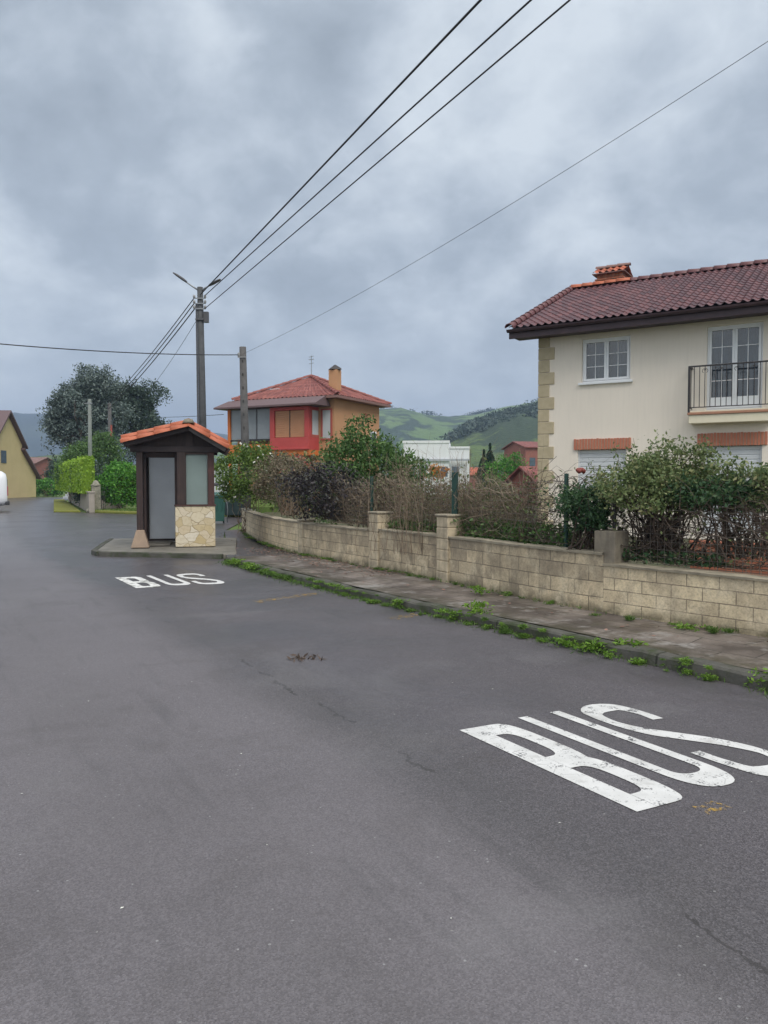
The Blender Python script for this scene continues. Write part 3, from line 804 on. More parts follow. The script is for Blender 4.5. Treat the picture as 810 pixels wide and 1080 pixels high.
# ------------------------------------------------------------------ tiled roof surface
def tile_roof(mb_name, mat, parent, O, U, V_, N, L, W, pu=.20, pv=.32, amp=.036, lip=.024, su=8, sv=3, u0=0.0):
    """barrel tiles over a parallelogram: O origin (eave corner), U along eave, V_ up the slope, N normal"""
    O, U, V_, N = (Vector(x) for x in (O, U, V_, N))
    nu = max(2, int(round(L / pu))) * su + 1; nv = max(1, int(round(W / pv)))
    P, uv = [], []
    rows = []
    for r in range(nv):
        for e in ((0.0, lip), (.97, .0)):
            rows.append((r, (r + e[0]) / nv * W, e[1]))
    for (r, v, h) in rows:
        for i in range(nu):
            u = i / (nu - 1) * L; ph = (i % su) / su
            q = math.sin(ph * PI * 2)
            z = amp * (q if q > 0 else q * .55)
            P.append(O + U * u + V_ * v + N * (z + h)); uv.append((i / su + .0, r + .5))
    mb = MB(); n = len(rows)
    Fc = [(a * nu + b, a * nu + b + 1, (a + 1) * nu + b + 1, (a + 1) * nu + b) for a in range(n - 1) for b in range(nu - 1)]
    mb.add(P, Fc)
    o = mb.build(mb_name, mat, parent, smooth=False, fix=False)
    sm = [True] * len(o.data.polygons); o.data.polygons.foreach_set('use_smooth', sm)
    ul = o.data.uv_layers.new(name='UVMap'); m = o.data.loops; 
    for lp in m: ul.data[lp.index].uv = uv[lp.vertex_index]
    for p in o.data.polygons:
        pass
    o.data.set_sharp_from_angle(angle=R(50)) if hasattr(o.data, 'set_sharp_from_angle') else None
    return o
def half_tiles(mb, a, b, r, step=.36, n=7, up=Vector((0, 0, 1))):
    """row of overlapping half-round ridge tiles from a to b"""
    a, b = Vector(a), Vector(b); d = b - a; L = d.length; d.normalize(); s = d.cross(up).normalized(); u2 = s.cross(d)
    k = max(1, int(L / step))
    for i in range(k):
        p0 = a + d * (L * i / k - .02); p1 = a + d * (L * (i + 1) / k + .03)
        V = []
        for p, rr in ((p0, r * 1.14), (p1, r * .88)):
            for j in range(n):
                th = PI * j / (n - 1)
                V.append(p + s * rr * math.cos(th) + u2 * rr * math.sin(th))
        for p, rr in ((p0, r * .97), (p1, r * .72)):
            for j in range(n):
                th = PI * j / (n - 1)
                V.append(p + s * rr * math.cos(th) + u2 * rr * math.sin(th))
        Fc = [(j, j + 1, n + j + 1, n + j) for j in range(n - 1)] + [(2 * n + j, 3 * n + j, 3 * n + j + 1, 2 * n + j + 1) for j in range(n - 1)]
        Fc += [(j, 2 * n + j, 2 * n + j + 1, j + 1) for j in range(n - 1)] + [(n + j, n + j + 1, 3 * n + j + 1, 3 * n + j) for j in range(n - 1)]
        mb.add(V, Fc)

# ================================================================== HOUSE ON THE RIGHT
HO = (4.32, 21.5, 0.0); HRZ = math.atan2(-.53, .848)
house = empty('house', HO, HRZ, 'cream two-storey house with plum tiled roof, corner stones and an iron balcony, behind the bushes', 'house')
LEN, DEP = 12.0, 9.0; ZE = 5.62
# front wall with openings: (u0,u1,z0,z1)
OPEN = [(1.19, 2.48, 4.26, 5.42), (4.34, 5.60, 3.36, 5.43), (1.10, 2.40, 1.2, 2.46), (4.30, 5.62, .3, 2.48), (8.2, 9.5, 4.26, 5.42), (8.1, 9.4, 1.2, 2.46)]
def wall_open(mb, us, zs, inside, y0, y1):
    for i in range(len(us) - 1):
        for j in range(len(zs) - 1):
            um, zm = (us[i] + us[i + 1]) / 2, (zs[j] + zs[j + 1]) / 2
            if not inside(um, zm): mb.bx(us[i], us[i + 1], y0, y1, zs[j], zs[j + 1])
def front_wall(u0, u1, z0, z1, th, opens):
    """one welded wall sheet with real reveals"""
    us = sorted({u0, u1} | {o[0] for o in opens} | {o[1] for o in opens}); zs = sorted({z0, z1} | {o[2] for o in opens} | {o[3] for o in opens})
    mb = MB(); idx = {}
    hole = lambda i, j: any(o[0] <= (us[i] + us[i + 1]) / 2 <= o[1] and o[2] <= (zs[j] + zs[j + 1]) / 2 <= o[3] for o in opens)
    V = [(u, 0, z) for u in us for z in zs]; nz = len(zs)
    Fc = [(i * nz + j, (i + 1) * nz + j, (i + 1) * nz + j + 1, i * nz + j + 1) for i in range(len(us) - 1) for j in range(nz - 1) if not hole(i, j)]
    mb.add(V, Fc)
    for (a, b, c, d) in opens:
        mb.add([(a, 0, c), (b, 0, c), (b, 0, d), (a, 0, d), (a, th, c), (b, th, c), (b, th, d), (a, th, d)], [(0, 4, 5, 1), (1, 5, 6, 2), (2, 6, 7, 3), (3, 7, 4, 0)])
    return mb
mb = front_wall(0, LEN, 0.0, ZE, .22, OPEN)
rise = 2.14 * (DEP / 2) / 5.2
mb.add([(0, 0, 0), (0, DEP, 0), (0, DEP, ZE), (0, DEP / 2, ZE + rise), (0, 0, ZE)], [(0, 1, 2, 3, 4)])
mb.add([(LEN, 0, 0), (LEN, DEP, 0), (LEN, DEP, ZE), (LEN, DEP / 2, ZE + rise), (LEN, 0, ZE)], [(0, 4, 3, 2, 1)])
mb.add([(0, DEP, 0), (LEN, DEP, 0), (LEN, DEP, ZE), (0, DEP, ZE)], [(0, 1, 2, 3)])
mb.build('wall', M['render_white'], house, fix=False)
# corner stones
mb = MB(); z = .2; k = 0
while z < ZE - .02:
    h = min(.34, ZE - .01 - z); w = .32 if k % 2 else .46
    mb.bx(-.03, w - .03, -.03, (.46 if k % 2 else .32), z, z + h - .012); z += .34; k += 1
mb.build('corner_stones', M['stone_tan'], house, bevel=.012)
M['mortar'] = plain('pale_mortar', (.42, .33, .26), (.34, .27, .21), 8, .9)
def lintel(u0, u1, z0, z1):
    mb = MB(); n = int((u1 - u0) / .075)
    for i in range(n):
        a = u0 + (u1 - u0) * i / n; b = u0 + (u1 - u0) * (i + 1) / n
        mb.bx(a + .009, b - .009, -.05 + rng.normal() * .003, .02, z0 + rng.normal() * .004, z1 + rng.normal() * .004)
    o = mb.build('brick_lintel', M['brick_soldier'], house, bevel=.004)
    mb = MB(); mb.bx(u0 + .01, u1 - .01, -.040, .015, z0 + .012, z1 - .012); mb.build('mortar_bed', M['mortar'], o)
    return o
lintel(1.00, 2.53, 2.46, 2.75); lintel(4.15, 5.74, 2.48, 2.80); lintel(8.0, 9.5, 2.46, 2.75)
def casement(u0, u1, z0, z1, rows, leaves_=2, low=.0, parent=house, name='window', y=.12, sill=True):
    """frame > panes, muntins, curtain behind"""
    f = MB(); t = .045
    f.bx(u0, u1, y - .04, y + .05, z1 - t, z1); f.bx(u0, u1, y - .04, y + .05, z0, z0 + t)
    f.bx(u0, u0 + t, y - .04, y + .05, z0 + t, z1 - t); f.bx(u1 - t, u1, y - .04, y + .05, z0 + t, z1 - t)
    w = (u1 - u0 - 2 * t) / leaves_
    g = MB(); mt = MB()
    for k in range(leaves_):
        a = u0 + t + k * w; b = a + w; c, d = z0 + t, z1 - t; e = .058
        f.bx(a, b, y - .055, y + .02, d - e, d - .002); f.bx(a, b, y - .055, y + .02, c + .002, c + e + low)
        f.bx(a + .002, a + e, y - .055, y + .02, c + e + low, d - e); f.bx(b - e, b - .002, y - .055, y + .02, c + e + low, d - e)
        ga, gb, gc, gd = a + e, b - e, c + e + low, d - e
        g.add([(ga, y - .012, gc), (gb, y - .012, gc), (gb, y - .012, gd), (ga, y - .012, gd)], [(0, 1, 2, 3)])
        mt.bx((ga + gb) / 2 - .008, (ga + gb) / 2 + .008, y - .030, y - .014, gc, gd)
        for r in range(1, rows):
            zz = gc + (gd - gc) * r / rows
            mt.bx(ga, gb, y - .026, y - .0145, zz - .008, zz + .008)
    fr = f.build(name, M['pvc'], parent, bevel=.004)
    g.build('pane', M['glass'], fr, fix=False); mt.build('glazing_bar', M['pvc'], fr)
    cb = MB(); n = 40; V = []
    for i in range(n):
        u = u0 + .03 + (u1 - u0 - .06) * i / (n - 1); dy = y + .20 + .03 * math.sin(i * 1.35) + .01 * math.sin(i * 3.1)
        V += [(u, dy, z0 + .02), (u, dy, z1 - .02)]
    cb.grid(V, n, 2); cb.build('curtain', M['curtain'], fr, smooth=True, fix=False)
    if sill:
        s_ = MB(); s_.bx(u0 - .07, u1 + .07, -.08, y - .042, z0 - .065, z0 - .003); s_.build('sill', M['pvc'], fr, bevel=.008)
    return fr
casement(1.19, 2.48, 4.26, 5.42, 3)
casement(8.2, 9.5, 4.26, 5.42, 3)
casement(4.34, 5.60, 3.36, 5.43, 4, low=.22, name='balcony_door', sill=False)
def shutter(u0, u1, z0, z1, name='roller_shutter'):
    mb = MB(); n = int((z1 - z0) / .11); V = []
    prof = []
    for i in range(n):
        a = z0 + (z1 - z0) * i / n; b = z0 + (z1 - z0) * (i + 1) / n
        prof += [(.10, a + .008), (.085, a + .02), (.085, b - .02), (.10, b - .008)]
    for y, zz in prof: V += [(u0, y, zz), (u1, y, zz)]
    mb.grid(V, len(prof), 2)
    mb.bx(u0, u0 + .05, .06, .14, z0, z1); mb.bx(u1 - .05, u1, .06, .14, z0, z1)
    return mb.build(name, M['blind'], house)
shutter(1.10, 2.40, 1.2, 2.46); shutter(4.30, 5.62, .3, 2.48); shutter(8.1, 9.4, 1.2, 2.46)
# balcony
BAL = (3.98, 5.86)
mb = MB(); mb.bx(BAL[0] + .03, BAL[1] - .03, -.40, -.001, 3.03, 3.235); mb.bx(BAL[0] + .05, BAL[1] - .05, -.385, -.0015, 3.30, 3.338)
sl = mb.build('balcony_slab', M['render_cream'], house, bevel=.01)
mb = MB(); mb.bx(BAL[0], BAL[1], -.43, -.0012, 3.237, 3.298); mb.build('slab_edge', M['terracotta'], sl, bevel=.01)
mb = MB(); zr0, zr1 = 3.42, 4.42
for (a, b) in (((BAL[0] + .03, -.40), (BAL[1] - .03, -.40)), ((BAL[0] + .03, -.40), (BAL[0] + .03, -.01)), ((BAL[1] - .03, -.40), (BAL[1] - .03, -.01))):
    mb.bar((*a, zr1), (*b, zr1), .05, .035); mb.bar((*a, zr0), (*b, zr0), .022, .022)
    L_ = math.dist(a, b); n = max(2, int(round(L_ / .125)))
    for i in range(1, n):
        x = a[0] + (b[0] - a[0]) * i / n; y = a[1] + (b[1] - a[1]) * i / n
        mb.box((x, y, (zr0 + zr1) / 2), (.016, .016, zr1 - zr0 - .02))
        if L_ > 1 and i % 3 == 0:
            for s_ in (-1, 1):
                mb.tube([(x + s_ * .02 + s_ * .045 * math.sin(q), y, zr1 - .12 - .05 * math.cos(q)) for q in np.linspace(.3, 4.6, 8)], .007, 4)
for x in (BAL[0] + .03, BAL[1] - .03): mb.box((x, -.40, (3.30 + zr1) / 2), (.045, .045, zr1 - 3.30))
mb.build('balcony_railing', M['iron'], house)
# roof planes with barrel tiles, ridge, verge, fascia
sl_ = Vector((0, 5.2, 2.14)); W_ = sl_.length; Vv = sl_ / W_; Nn = Vector((0, -2.14, 5.2)) / W_
OV = -.62
tile_roof('roof', M['tile_plum'], house, (OV, -.72, 5.78), (1, 0, 0), Vv, Nn, LEN + .6 - OV, W_)
Vb = Vector((0, -Vv.y, Vv.z)); Nb = Vector((0, 2.14, 5.2)) / W_
tile_roof('roof', M['tile_plum'], house, (OV, 9.68, 5.78), (1, 0, 0), Vb, Nb, LEN + .6 - OV, W_, su=6)
mb = MB(); half_tiles(mb, (OV, 4.48, 7.93), (LEN + .6, 4.48, 7.93), .12); mb.build('ridge_tile', M['tile_plum'], house, smooth=True, fix=False)
mb = MB()
half_tiles(mb, (OV + .02, -.74, 5.80), (OV + .02, 4.46, 7.94), .11); half_tiles(mb, (OV + .02, 9.7, 5.80), (OV + .02, 4.5, 7.94), .11)
mb.build('verge_tile', M['tile_plum'], house, smooth=True, fix=False)
mb = MB()
mb.bx(OV, LEN + .6, -.70, -.66, 5.50, 5.76); mb.bx(OV + .02, LEN + .58, -.66, -.001, 5.56, 5.60)
mb.bar((OV + .03, -.66, 5.63), (OV + .03, 4.48, 7.75), .05, .22); mb.bar((OV + .03, 9.62, 5.63), (OV + .03, 4.48, 7.75), .05, .22)
mb.bx(OV, LEN + .6, 9.62, 9.66, 5.50, 5.76)
# purlin ends on the gable and the boarding under the tiles
for yy, zz in ((-.3, 5.72), (1.9, 6.66), (4.48, 7.7)): mb.bx(OV + .06, -.002, yy - .07, yy + .07, zz - .12, zz + .03)
mb.add([(OV + .04, -.66, 5.74), (LEN + .56, -.66, 5.74), (LEN + .56, 4.48, 7.86), (OV + .04, 4.48, 7.86)], [(0, 1, 2, 3)])
mb.add([(OV + .04, 9.62, 5.74), (LEN + .56, 9.62, 5.74), (LEN + .56, 4.48, 7.86), (OV + .04, 4.48, 7.86)], [(0, 3, 2, 1)])
fs = mb.build('fascia', M['fascia'], house)
mb = MB(); V = []
for u in (OV - .02, LEN + .62):
    for q in range(9):
        th = PI + PI * q / 8
        V.append((u, -.775 + .07 * math.cos(th), 5.735 + .08 * math.sin(th)))
for q in range(9): mb.add([V[q], V[9 + q]], [])
mb.f = [(q, q + 1, 9 + q + 1, 9 + q) for q in range(0)]
mb = MB(); mb.grid(V, 2, 9); g_ = mb.build('gutter', M['fascia'], house, smooth=True, fix=False)
# chimney with its own small tiled cap
mb = MB(); mb.bx(.18, 1.02, 4.6, 5.4, 7.3, 8.13); mb.bx(.24, .96, 4.66, 5.34, 8.165, 8.31); mb.bx(.14, 1.06, 4.56, 5.44, 8.13, 8.17)
for i in range(4): mb.bx(.20 + i * .24, .20 + i * .24 + .08, 4.62, 5.38, 8.17, 8.33)
ch = mb.build('chimney', M['brick'], house)
a_ = Vector((0, .55, .26)); wl = a_.length
tile_roof('chimney_cap', M['tile_orange'], ch, (.09, 4.47, 8.33), (1, 0, 0), a_ / wl, Vector((0, -.26, .55)) / wl, 1.02, wl, pu=.2, pv=.3)
tile_roof('chimney_cap', M['tile_orange'], ch, (.09, 5.57, 8.33), (1, 0, 0), Vector((0, -.55, .26)) / wl, Vector((0, .26, .55)) / wl, 1.02, wl, pu=.2, pv=.3)
mb = MB(); mb.bx(.08, 1.12, 4.46, 5.58, 8.305, 8.33); half_tiles(mb, (.07, 5.02, 8.60), (1.13, 5.02, 8.60), .09, .3); mb.build('cap_edge', M['tile_brown'], ch, fix=False)
mb = MB(); half_tiles(mb, (-.75 + .2, 4.40, 7.94), (1.3, 4.40, 7.94), .115); half_tiles(mb, (.0, 4.52, 7.99), (.0, 5.3, 7.66), .1)
mb.build('orange_ridge_tile', M['tile_orange'], house, smooth=True, fix=False)
house['label'] = 'cream two-storey house with plum tiled roof, corner stones and an iron balcony, behind the bushes'

# low brick wall in that garden
a = D(728, 576, 12.3); b_ = D(900, 566, 10.6)
bw = empty('garden_brick_wall', (a.x, a.y, .14), math.atan2(b_.y - a.y, b_.x - a.x), 'low red brick wall inside the garden, seen through wire below the cream house', 'brick wall')
L_ = (b_ - a).length
mb = MB(); mb.bx(0, L_ + 2, 0, .24, 0, .46); mb.build('wall', M['brick'], bw)
mb = MB(); mb.bx(-.02, L_ + 2.02, -.02, .26, .461, .52); mb.build('coping', M['brick_soldier'], bw, bevel=.01)

# ================================================================== BUS SHELTER
SO = G(188, 577, .11); SRZ = R(13)
sh = empty('bus_shelter', (SO[0], SO[1], .11), SRZ, 'small dark timber bus shelter with orange tiled roof and stone-clad base on the kerb', 'bus shelter')
m = 1 / 46.0
xl, xm, xr = -.83, .0, .80; dep = 1.95; zt = 2.16
# stone-clad base front right and low return walls
mb = MB(); mb.bx(-.06, .83, -.0, .26, 0, .93)
mb.build('stone_base', M['stoneclad'], sh, bevel=.015)
mb = MB(); mb.bx(-.08, .85, -.02, .28, .931, .965); mb.build('base_coping', M['wood_red'], sh, bevel=.006)
# posts
def post(x, y, z0, z1, w, mat='wood', name='post'):
    mb = MB(); mb.bx(x - w / 2, x + w / 2, y - w / 2, y + w / 2, z0, z1); return mb.build(name, M[mat], sh, bevel=.01)
post(xl, .10, .36, zt, .14); post(.085, .13, .966, zt, .20, 'wood'); post(.74, .13, .966, zt, .15, 'wood_red')
post(xl, dep, .0, zt, .14); post(.74, dep, .0, zt, .14)
mb = MB(); c = (xl, .10)
mb.add([(c[0] - .20, c[1] - .17, 0), (c[0] + .20, c[1] - .17, 0), (c[0] + .20, c[1] + .17, 0), (c[0] - .20, c[1] + .17, 0), (c[0] - .085, c[1] - .085, .40), (c[0] + .085, c[1] - .085, .40), (c[0] + .085, c[1] + .085, .40), (c[0] - .085, c[1] + .085, .40)], [(3, 2, 1, 0), (4, 5, 6, 7), (0, 1, 5, 4), (1, 2, 6, 5), (2, 3, 7, 6), (3, 0, 4, 7)])
M['post_foot'] = plain('brownish_concrete_foot', (.34, .25, .18), (.24, .18, .14), 5, .9, .4, 30)
mb.build('post_foot', M['post_foot'], sh, bevel=.02)
# front beam, door frame, side boarding, back wall
mb = MB(); mb.bx(xl - .2, .92, .06, .20, zt, zt + .14); mb.build('beam', M['wood_h'], sh, bevel=.01)
mb = MB(); mb.bx(xl - .2, .92, dep - .07, dep + .07, zt, zt + .14); mb.build('beam', M['wood_h'], sh, bevel=.01)
mb = MB(); mb.bx(xl + .071, xl + .125, .30, .36, .0, zt); mb.bx(-.075, -.02, .30, .36, 0, zt); mb.bx(xl + .125, -.075, .30, .36, 2.04, zt); mb.build('door_frame', M['wood'], sh, bevel=.006)
def boards(x, y0, y1, z0, z1):
    mb = MB(); n = int((y1 - y0) / .14)
    for i in range(n):
        a, b = y0 + (y1 - y0) * i / n, y0 + (y1 - y0) * (i + 1) / n
        mb.bx(x - .02, x + .02, a + .003, b - .003, z0, z1)
    return mb.build('side_boarding', M['wood'], sh)
boards(.79, .27, dep - .08, .03, zt); boards(xl, .19, dep - .08, .03, zt)
mb = MB(); mb.bx(xl + .075, .665, dep - .006, dep + .006, .06, zt - .01); mb.build('back_panel', M['frost_grey'], sh)
mb = MB(); mb.bx(xl + .075, .665, dep - .03, dep + .03, .0, .058); mb.bx(.02, .07, dep - .03, dep + .03, .06, zt); mb.build('back_frame', M['wood'], sh)
mb = MB(); mb.bx(.12, .74, .9, dep - .1, .42, .46); mb.bx(.16, .70, .95, 1.0, 0, .419); mb.bx(.16, .70, dep - .2, dep - .15, 0, .419); mb.build('bench', M['wood_red'], sh, bevel=.006)
mb = MB(); mb.bx(.19, .66, .115, .127, .968, zt - .002); mb.build('window_pane', M['frost_green'], sh)
mb = MB(); mb.bx(.19, .665, .08, .16, zt - .05, zt - .003); mb.build('window_frame', M['wood'], sh)
mb = MB(); mb.bx(xl + .1, -.2, .45, dep - .1, .005, .02); mb.build('shelter_floor', M['slab'], sh)
# asymmetric gable: ridge over x=.28
xa, za = .26, 2.74; xL, zL = -1.16, 2.36; xR, zR = 1.10, 2.26; y0, y1 = -.30, dep + .35
def slope(xe, ze, nm):
    e = Vector((xe, 0, ze)); r = Vector((xa, 0, za)); d = r - e; w = d.length; d /= w
    nrm = Vector((-d.z, 0, d.x)); nrm = nrm if nrm.z > 0 else -nrm
    return tile_roof('roof', M['tile_orange'], sh, Vector((xe, y0, ze)) + nrm * .02, (0, 1, 0), d, nrm, y1 - y0, w, pu=.21, pv=.38, amp=.045, lip=.03)
slope(xL, zL, 'l'); slope(xR, zR, 'r')
# verge half tiles along the front edge, two rows as on the real roof
for (xe, ze) in ((xL, zL), (xR, zR)):
    mb = MB()
    for dy, dz in ((-.03, -.015), (.14, .085)):
        half_tiles(mb, (xe, y0 + dy, ze + dz), (xa, y0 + dy, za + dz), .075, .34)
    half_tiles(mb, (xe, y1, ze + .03), (xa, y1, za + .03), .09, .36)
    mb.build('verge_tile', M['tile_orange'], sh, smooth=True, fix=False)
mb = MB(); half_tiles(mb, (xa, y0 + .1, za + .05), (xa, y1, za + .05), .11, .38); mb.build('ridge_tile', M['tile_brown'], sh, smooth=True, fix=False)
mb = MB(); mb.tube([(xa, y0 + .05, za + .06), (xa, y0 + .05, za + .15)], [.14, .09], 10); mb.build('ridge_cap', M['coping'], sh, smooth=True)
mb = MB(); mb.bar((xL + .03, y0 + .05, zL - .05), (xa - .01, y0 + .05, za - .05), .04, .10); mb.build('bargeboard', M['wood_h'], sh)
mb = MB(); mb.bar((xR - .03, y0 + .055, zR - .05), (xa + .01, y0 + .055, za - .05), .04, .10); mb.build('bargeboard', M['wood_grey'], sh)
mb = MB()
for yy in np.linspace(y0 + .12, y1 - .12, 5):
    for (xe, ze) in ((xL, zL), (xR, zR)):
        mb.bar((xe + .06, yy, ze - .07), (xa, yy, za - .07), .06, .08)
for (xe, ze) in ((xL, zL), (xR, zR)):
    mb.add([(xe + .02, y0 + .02, ze - .012), (xe + .02, y1 - .02, ze - .012), (xa, y1 - .02, za - .012), (xa, y0 + .02, za - .012)], [(0, 1, 2, 3)])
mb.build('rafter', M['wood'], sh, fix=False)
mb = MB(); mb.bx(xa - .09, xa + .09, .07, .19, zt + .14, za - .1); mb.build('king_post', M['wood'], sh)
mb = MB(); mb.add([(xl - .2, .14, zt + .14), (.92, .14, zt + .14), (xa, .14, za - .08)], [(0, 1, 2)]); mb.build('gable_board', M['wood'], sh, fix=False)

# ================================================================== GARDEN WALLS, PILLARS
def wallseg(name, P, h0, z_base, thick, mat, label, cop=.05, group=None):
    """masonry wall along a polyline with block UVs and a coping"""
    c = P.mean(0); t = empty(name, (c[0], c[1], z_base), 0, label, 'garden wall', group)
    N = normals2(P)
    if np.dot(N[len(N) // 2], np.array(WALL[6]) + np.array([3, 3]) - P[len(P) // 2]) < 0: N = -N
    Q = P - c; s_ = np.concatenate([[0], np.cumsum(np.linalg.norm(np.diff(P, axis=0), axis=1))])
    V, uv = [], []
    nz = 6
    for i in range(len(Q)):
        for j in range(nz):
            z = h0 * j / (nz - 1); V.append((*Q[i], z)); uv.append((s_[i], z))
    mb = MB(); mb.grid(V, len(Q), nz); n1 = len(V)
    V2 = []
    for i in range(len(Q)):
        for j in range(nz):
            z = h0 * j / (nz - 1); V2.append((*(Q[i] + N[i] * thick), z)); uv.append((s_[i], z))
    mb.grid(V2, len(Q), nz)
    for i in (0, len(Q) - 1):
        a = i * nz; b = n1 + i * nz
        mb.f += [(a + j, a + j + 1, b + j + 1, b + j) for j in range(nz - 1)]; mb.mi += [0] * (nz - 1)
    o = mb.build('wall', M[mat], t); strip_uv(o, uv)
    V = []
    for i in range(len(Q)):
        j = rng.normal() * .004
        for (w, z) in ((-.025, h0 + .001), (-.028, h0 + cop + j), (thick + .025, h0 + cop + .006 + j), (thick + .025, h0 + .001)):
            V.append((*(Q[i] + N[i] * w), z))
    mb = MB(); mb.grid(V, len(Q), 4); mb.build('coping', M['coping'], t)
    return t, N
def near(pt): return int(np.argmin(np.linalg.norm(WC - np.array(pt), axis=1)))
iA, iB, iC, iD = 0, near((2.50, 8.72)), near((-1.72, 15.85)), len(WC) - 1
wallseg('garden_wall', WC[iA:iB + 1], .545, .10, .16, 'block_new', 'low cream block wall with clean mortar joints, nearest the camera on the right', .026)
iM = near((-.27, 13.45))
wallseg('garden_wall', WC[iB:iM + 1], .665, .10, .16, 'block_old', 'grey-stained block wall under the dry twigs, between the two rough block pillars and grey pillar', .03)
wallseg('garden_wall', WC[iM:iC + 1], .635, .10, .16, 'block_old', 'stained tan block wall below the purple bush, before the bend', .03)
wallseg('garden_wall', WC[iC:], .66, .08, .16, 'block_new', 'pale tan wall curving back beside the path, beyond the purple bush', .03)
def pillar(px, py, Y, w, h, mat, label, courses=True, back=.115):
    i = near((G(px, py, .11))); p = WC[i]; tdir = WC[min(i + 1, len(WC) - 1)] - WC[i - 1]; rz = math.atan2(tdir[1], tdir[0])
    nn = np.array([-math.sin(rz), math.cos(rz)]);  nn = nn if np.dot(nn, np.array([1, 1])) > 0 else -nn
    q = p + nn * back
    t = empty('wall_pillar', (q[0], q[1], .09), rz, label, 'pillar', 'pillars along the garden wall')
    mb = MB()
    if courses:
        n = int(h / .19) + 1
        for k in range(n): mb.bx(-w / 2 + rng.normal() * .003, w / 2 + rng.normal() * .003, -w / 2 + rng.normal() * .003, w / 2, h * k / n + .004, h * (k + 1) / n - .004)
        mb.bx(-w / 2 + .012, w / 2 - .012, -w / 2 + .012, w / 2 - .012, 0, h - .005)
    else:
        mb.bx(-w / 2, w / 2, -w / 2, w / 2, 0, h)
    mb.build('shaft', M[mat], t, bevel=.012)
    if courses: mb = MB(); mb.bx(-w / 2 - .02, w / 2 + .02, -w / 2 - .02, w / 2 + .02, h + .001, h + .035); mb.build('cap', M['coping'], t, bevel=.012)
    return t
pillar(475, 613, 11.3, .30, .99, 'pillar_block', 'rough tan block pillar beside the thick green fence post')
pillar(388, 599, 13.2, .30, .96, 'pillar_block', 'pale block pillar just right of the purple bush')
pillar(627, 646, 8.7, .28, .95, 'pillar_render', 'grey rendered pillar half hidden by creeper where the two walls meet', False, .148)
pillar(317, 584, 15.7, .26, .70, 'pillar_block', 'short capped pillar flush with the wall below the left edge of the purple bush')

# ------------------------------------------------------------------ wire fence on the wall: one thing per bay
WN = normals2(WC)
WN = np.array([n if np.dot(n, [1, 1]) > 0 else -n for n in WN])
FL = WC + WN * .10
FB = WC + WN * .20
def fence_bay(i0, i1, z0, z1, label, post_r, cell=.085, mat='wire', postmat='fence_green', flat=False):
    P = FB[i0:i1 + 1] if i0 < i1 else FB[i1:i0 + 1][::-1]; c = P[0]
    t = empty('wire_fence', (c[0], c[1], z0), 0, label, 'wire fence', 'wire fence panels on the garden wall')
    Q = P - c; s_ = np.concatenate([[0], np.cumsum(np.linalg.norm(np.diff(P, axis=0), axis=1))]); L_ = s_[-1]
    at = lambda u: np.array([np.interp(u, s_, Q[:, 0]), np.interp(u, s_, Q[:, 1])])
    paths = []
    for u in np.arange(.04, L_, cell):
        q = at(u); paths.append(np.array([[q[0], q[1], 0.02], [q[0] + rng.normal() * .006, q[1], (z1 - z0) / 2], [q[0], q[1], z1 - z0]]))
    for z in np.arange(.03, z1 - z0 + .01, cell):
        paths.append(np.array([[*at(u), z + .006 * math.sin(u * 4 + z * 9)] for u in np.linspace(0, L_, max(3, int(L_ / .3)))]))
    twig_mesh('wire_mesh', paths, [.0034] * len(paths), M[mat], t)
    mb = MB()
    if flat: mb.box((0, 0, (z1 - z0) / 2 + .03), (.085, .05, z1 - z0 + .1), HRZ)
    else: mb.tube([(0, 0, -.05), (0, 0, z1 - z0 + .08)], post_r, 8)
    mb.build('fence_post', M[postmat], t)
    return t
fence_bay(near((2.0, 9.35)), near((.98, 11.3)), .80, 1.62, 'wire fence panel full of brown twigs, in front of the tan corner stones', .028, flat=False)
fence_bay(near((.86, 11.55)), near((-.22, 13.35)), .80, 1.66, 'wire fence panel with the thick flat green post, beside the tan pillar', .035, flat=True)
fence_bay(near((-.36, 13.6)), near((-1.6, 15.6)), .78, 1.62, 'wire fence panel behind the purple bush with bluish post', .03)
fence_bay(near((2.55, 8.65)), near((6.0, 4.4)), .66, 1.36, 'wire fence panel under the big green bush, with thin dark iron post', .022, postmat='post_dark')
# ================================================================== RED / OCHRE HOUSE
RO = (-2.37, 36.9, .1); RRZ = math.atan2(-.4536, .8912)      # u along the front towards the right corner... front faces -v
rh = empty('house', RO, RRZ, 'red and ochre two-storey house with hipped red roof and glazed gallery, beyond the hedge', 'house')
# local frame: x = along front (negative = towards the left end), y = back
FW, SD = 6.3, 5.1; ze = 5.48
mb = front_wall(-FW, 0, 0, ze, .3, [(-5.9, -3.3, 3.55, 4.95), (-2.6, -1.4, .3, 2.3)])
mb.add([(0, 0, 0), (0, SD, 0), (0, SD, ze), (0, 0, ze)], [(0, 1, 2, 3)]); mb.add([(-FW, 0, 0), (-FW, SD, 0), (-FW, SD, ze), (-FW, 0, ze)], [(3, 2, 1, 0)])
mb.add([(-FW, SD, 0), (0, SD, 0), (0, SD, ze), (-FW, SD, ze)], [(0, 1, 2, 3)])
mb.build('wall', M['orange_render'], rh, fix=False)
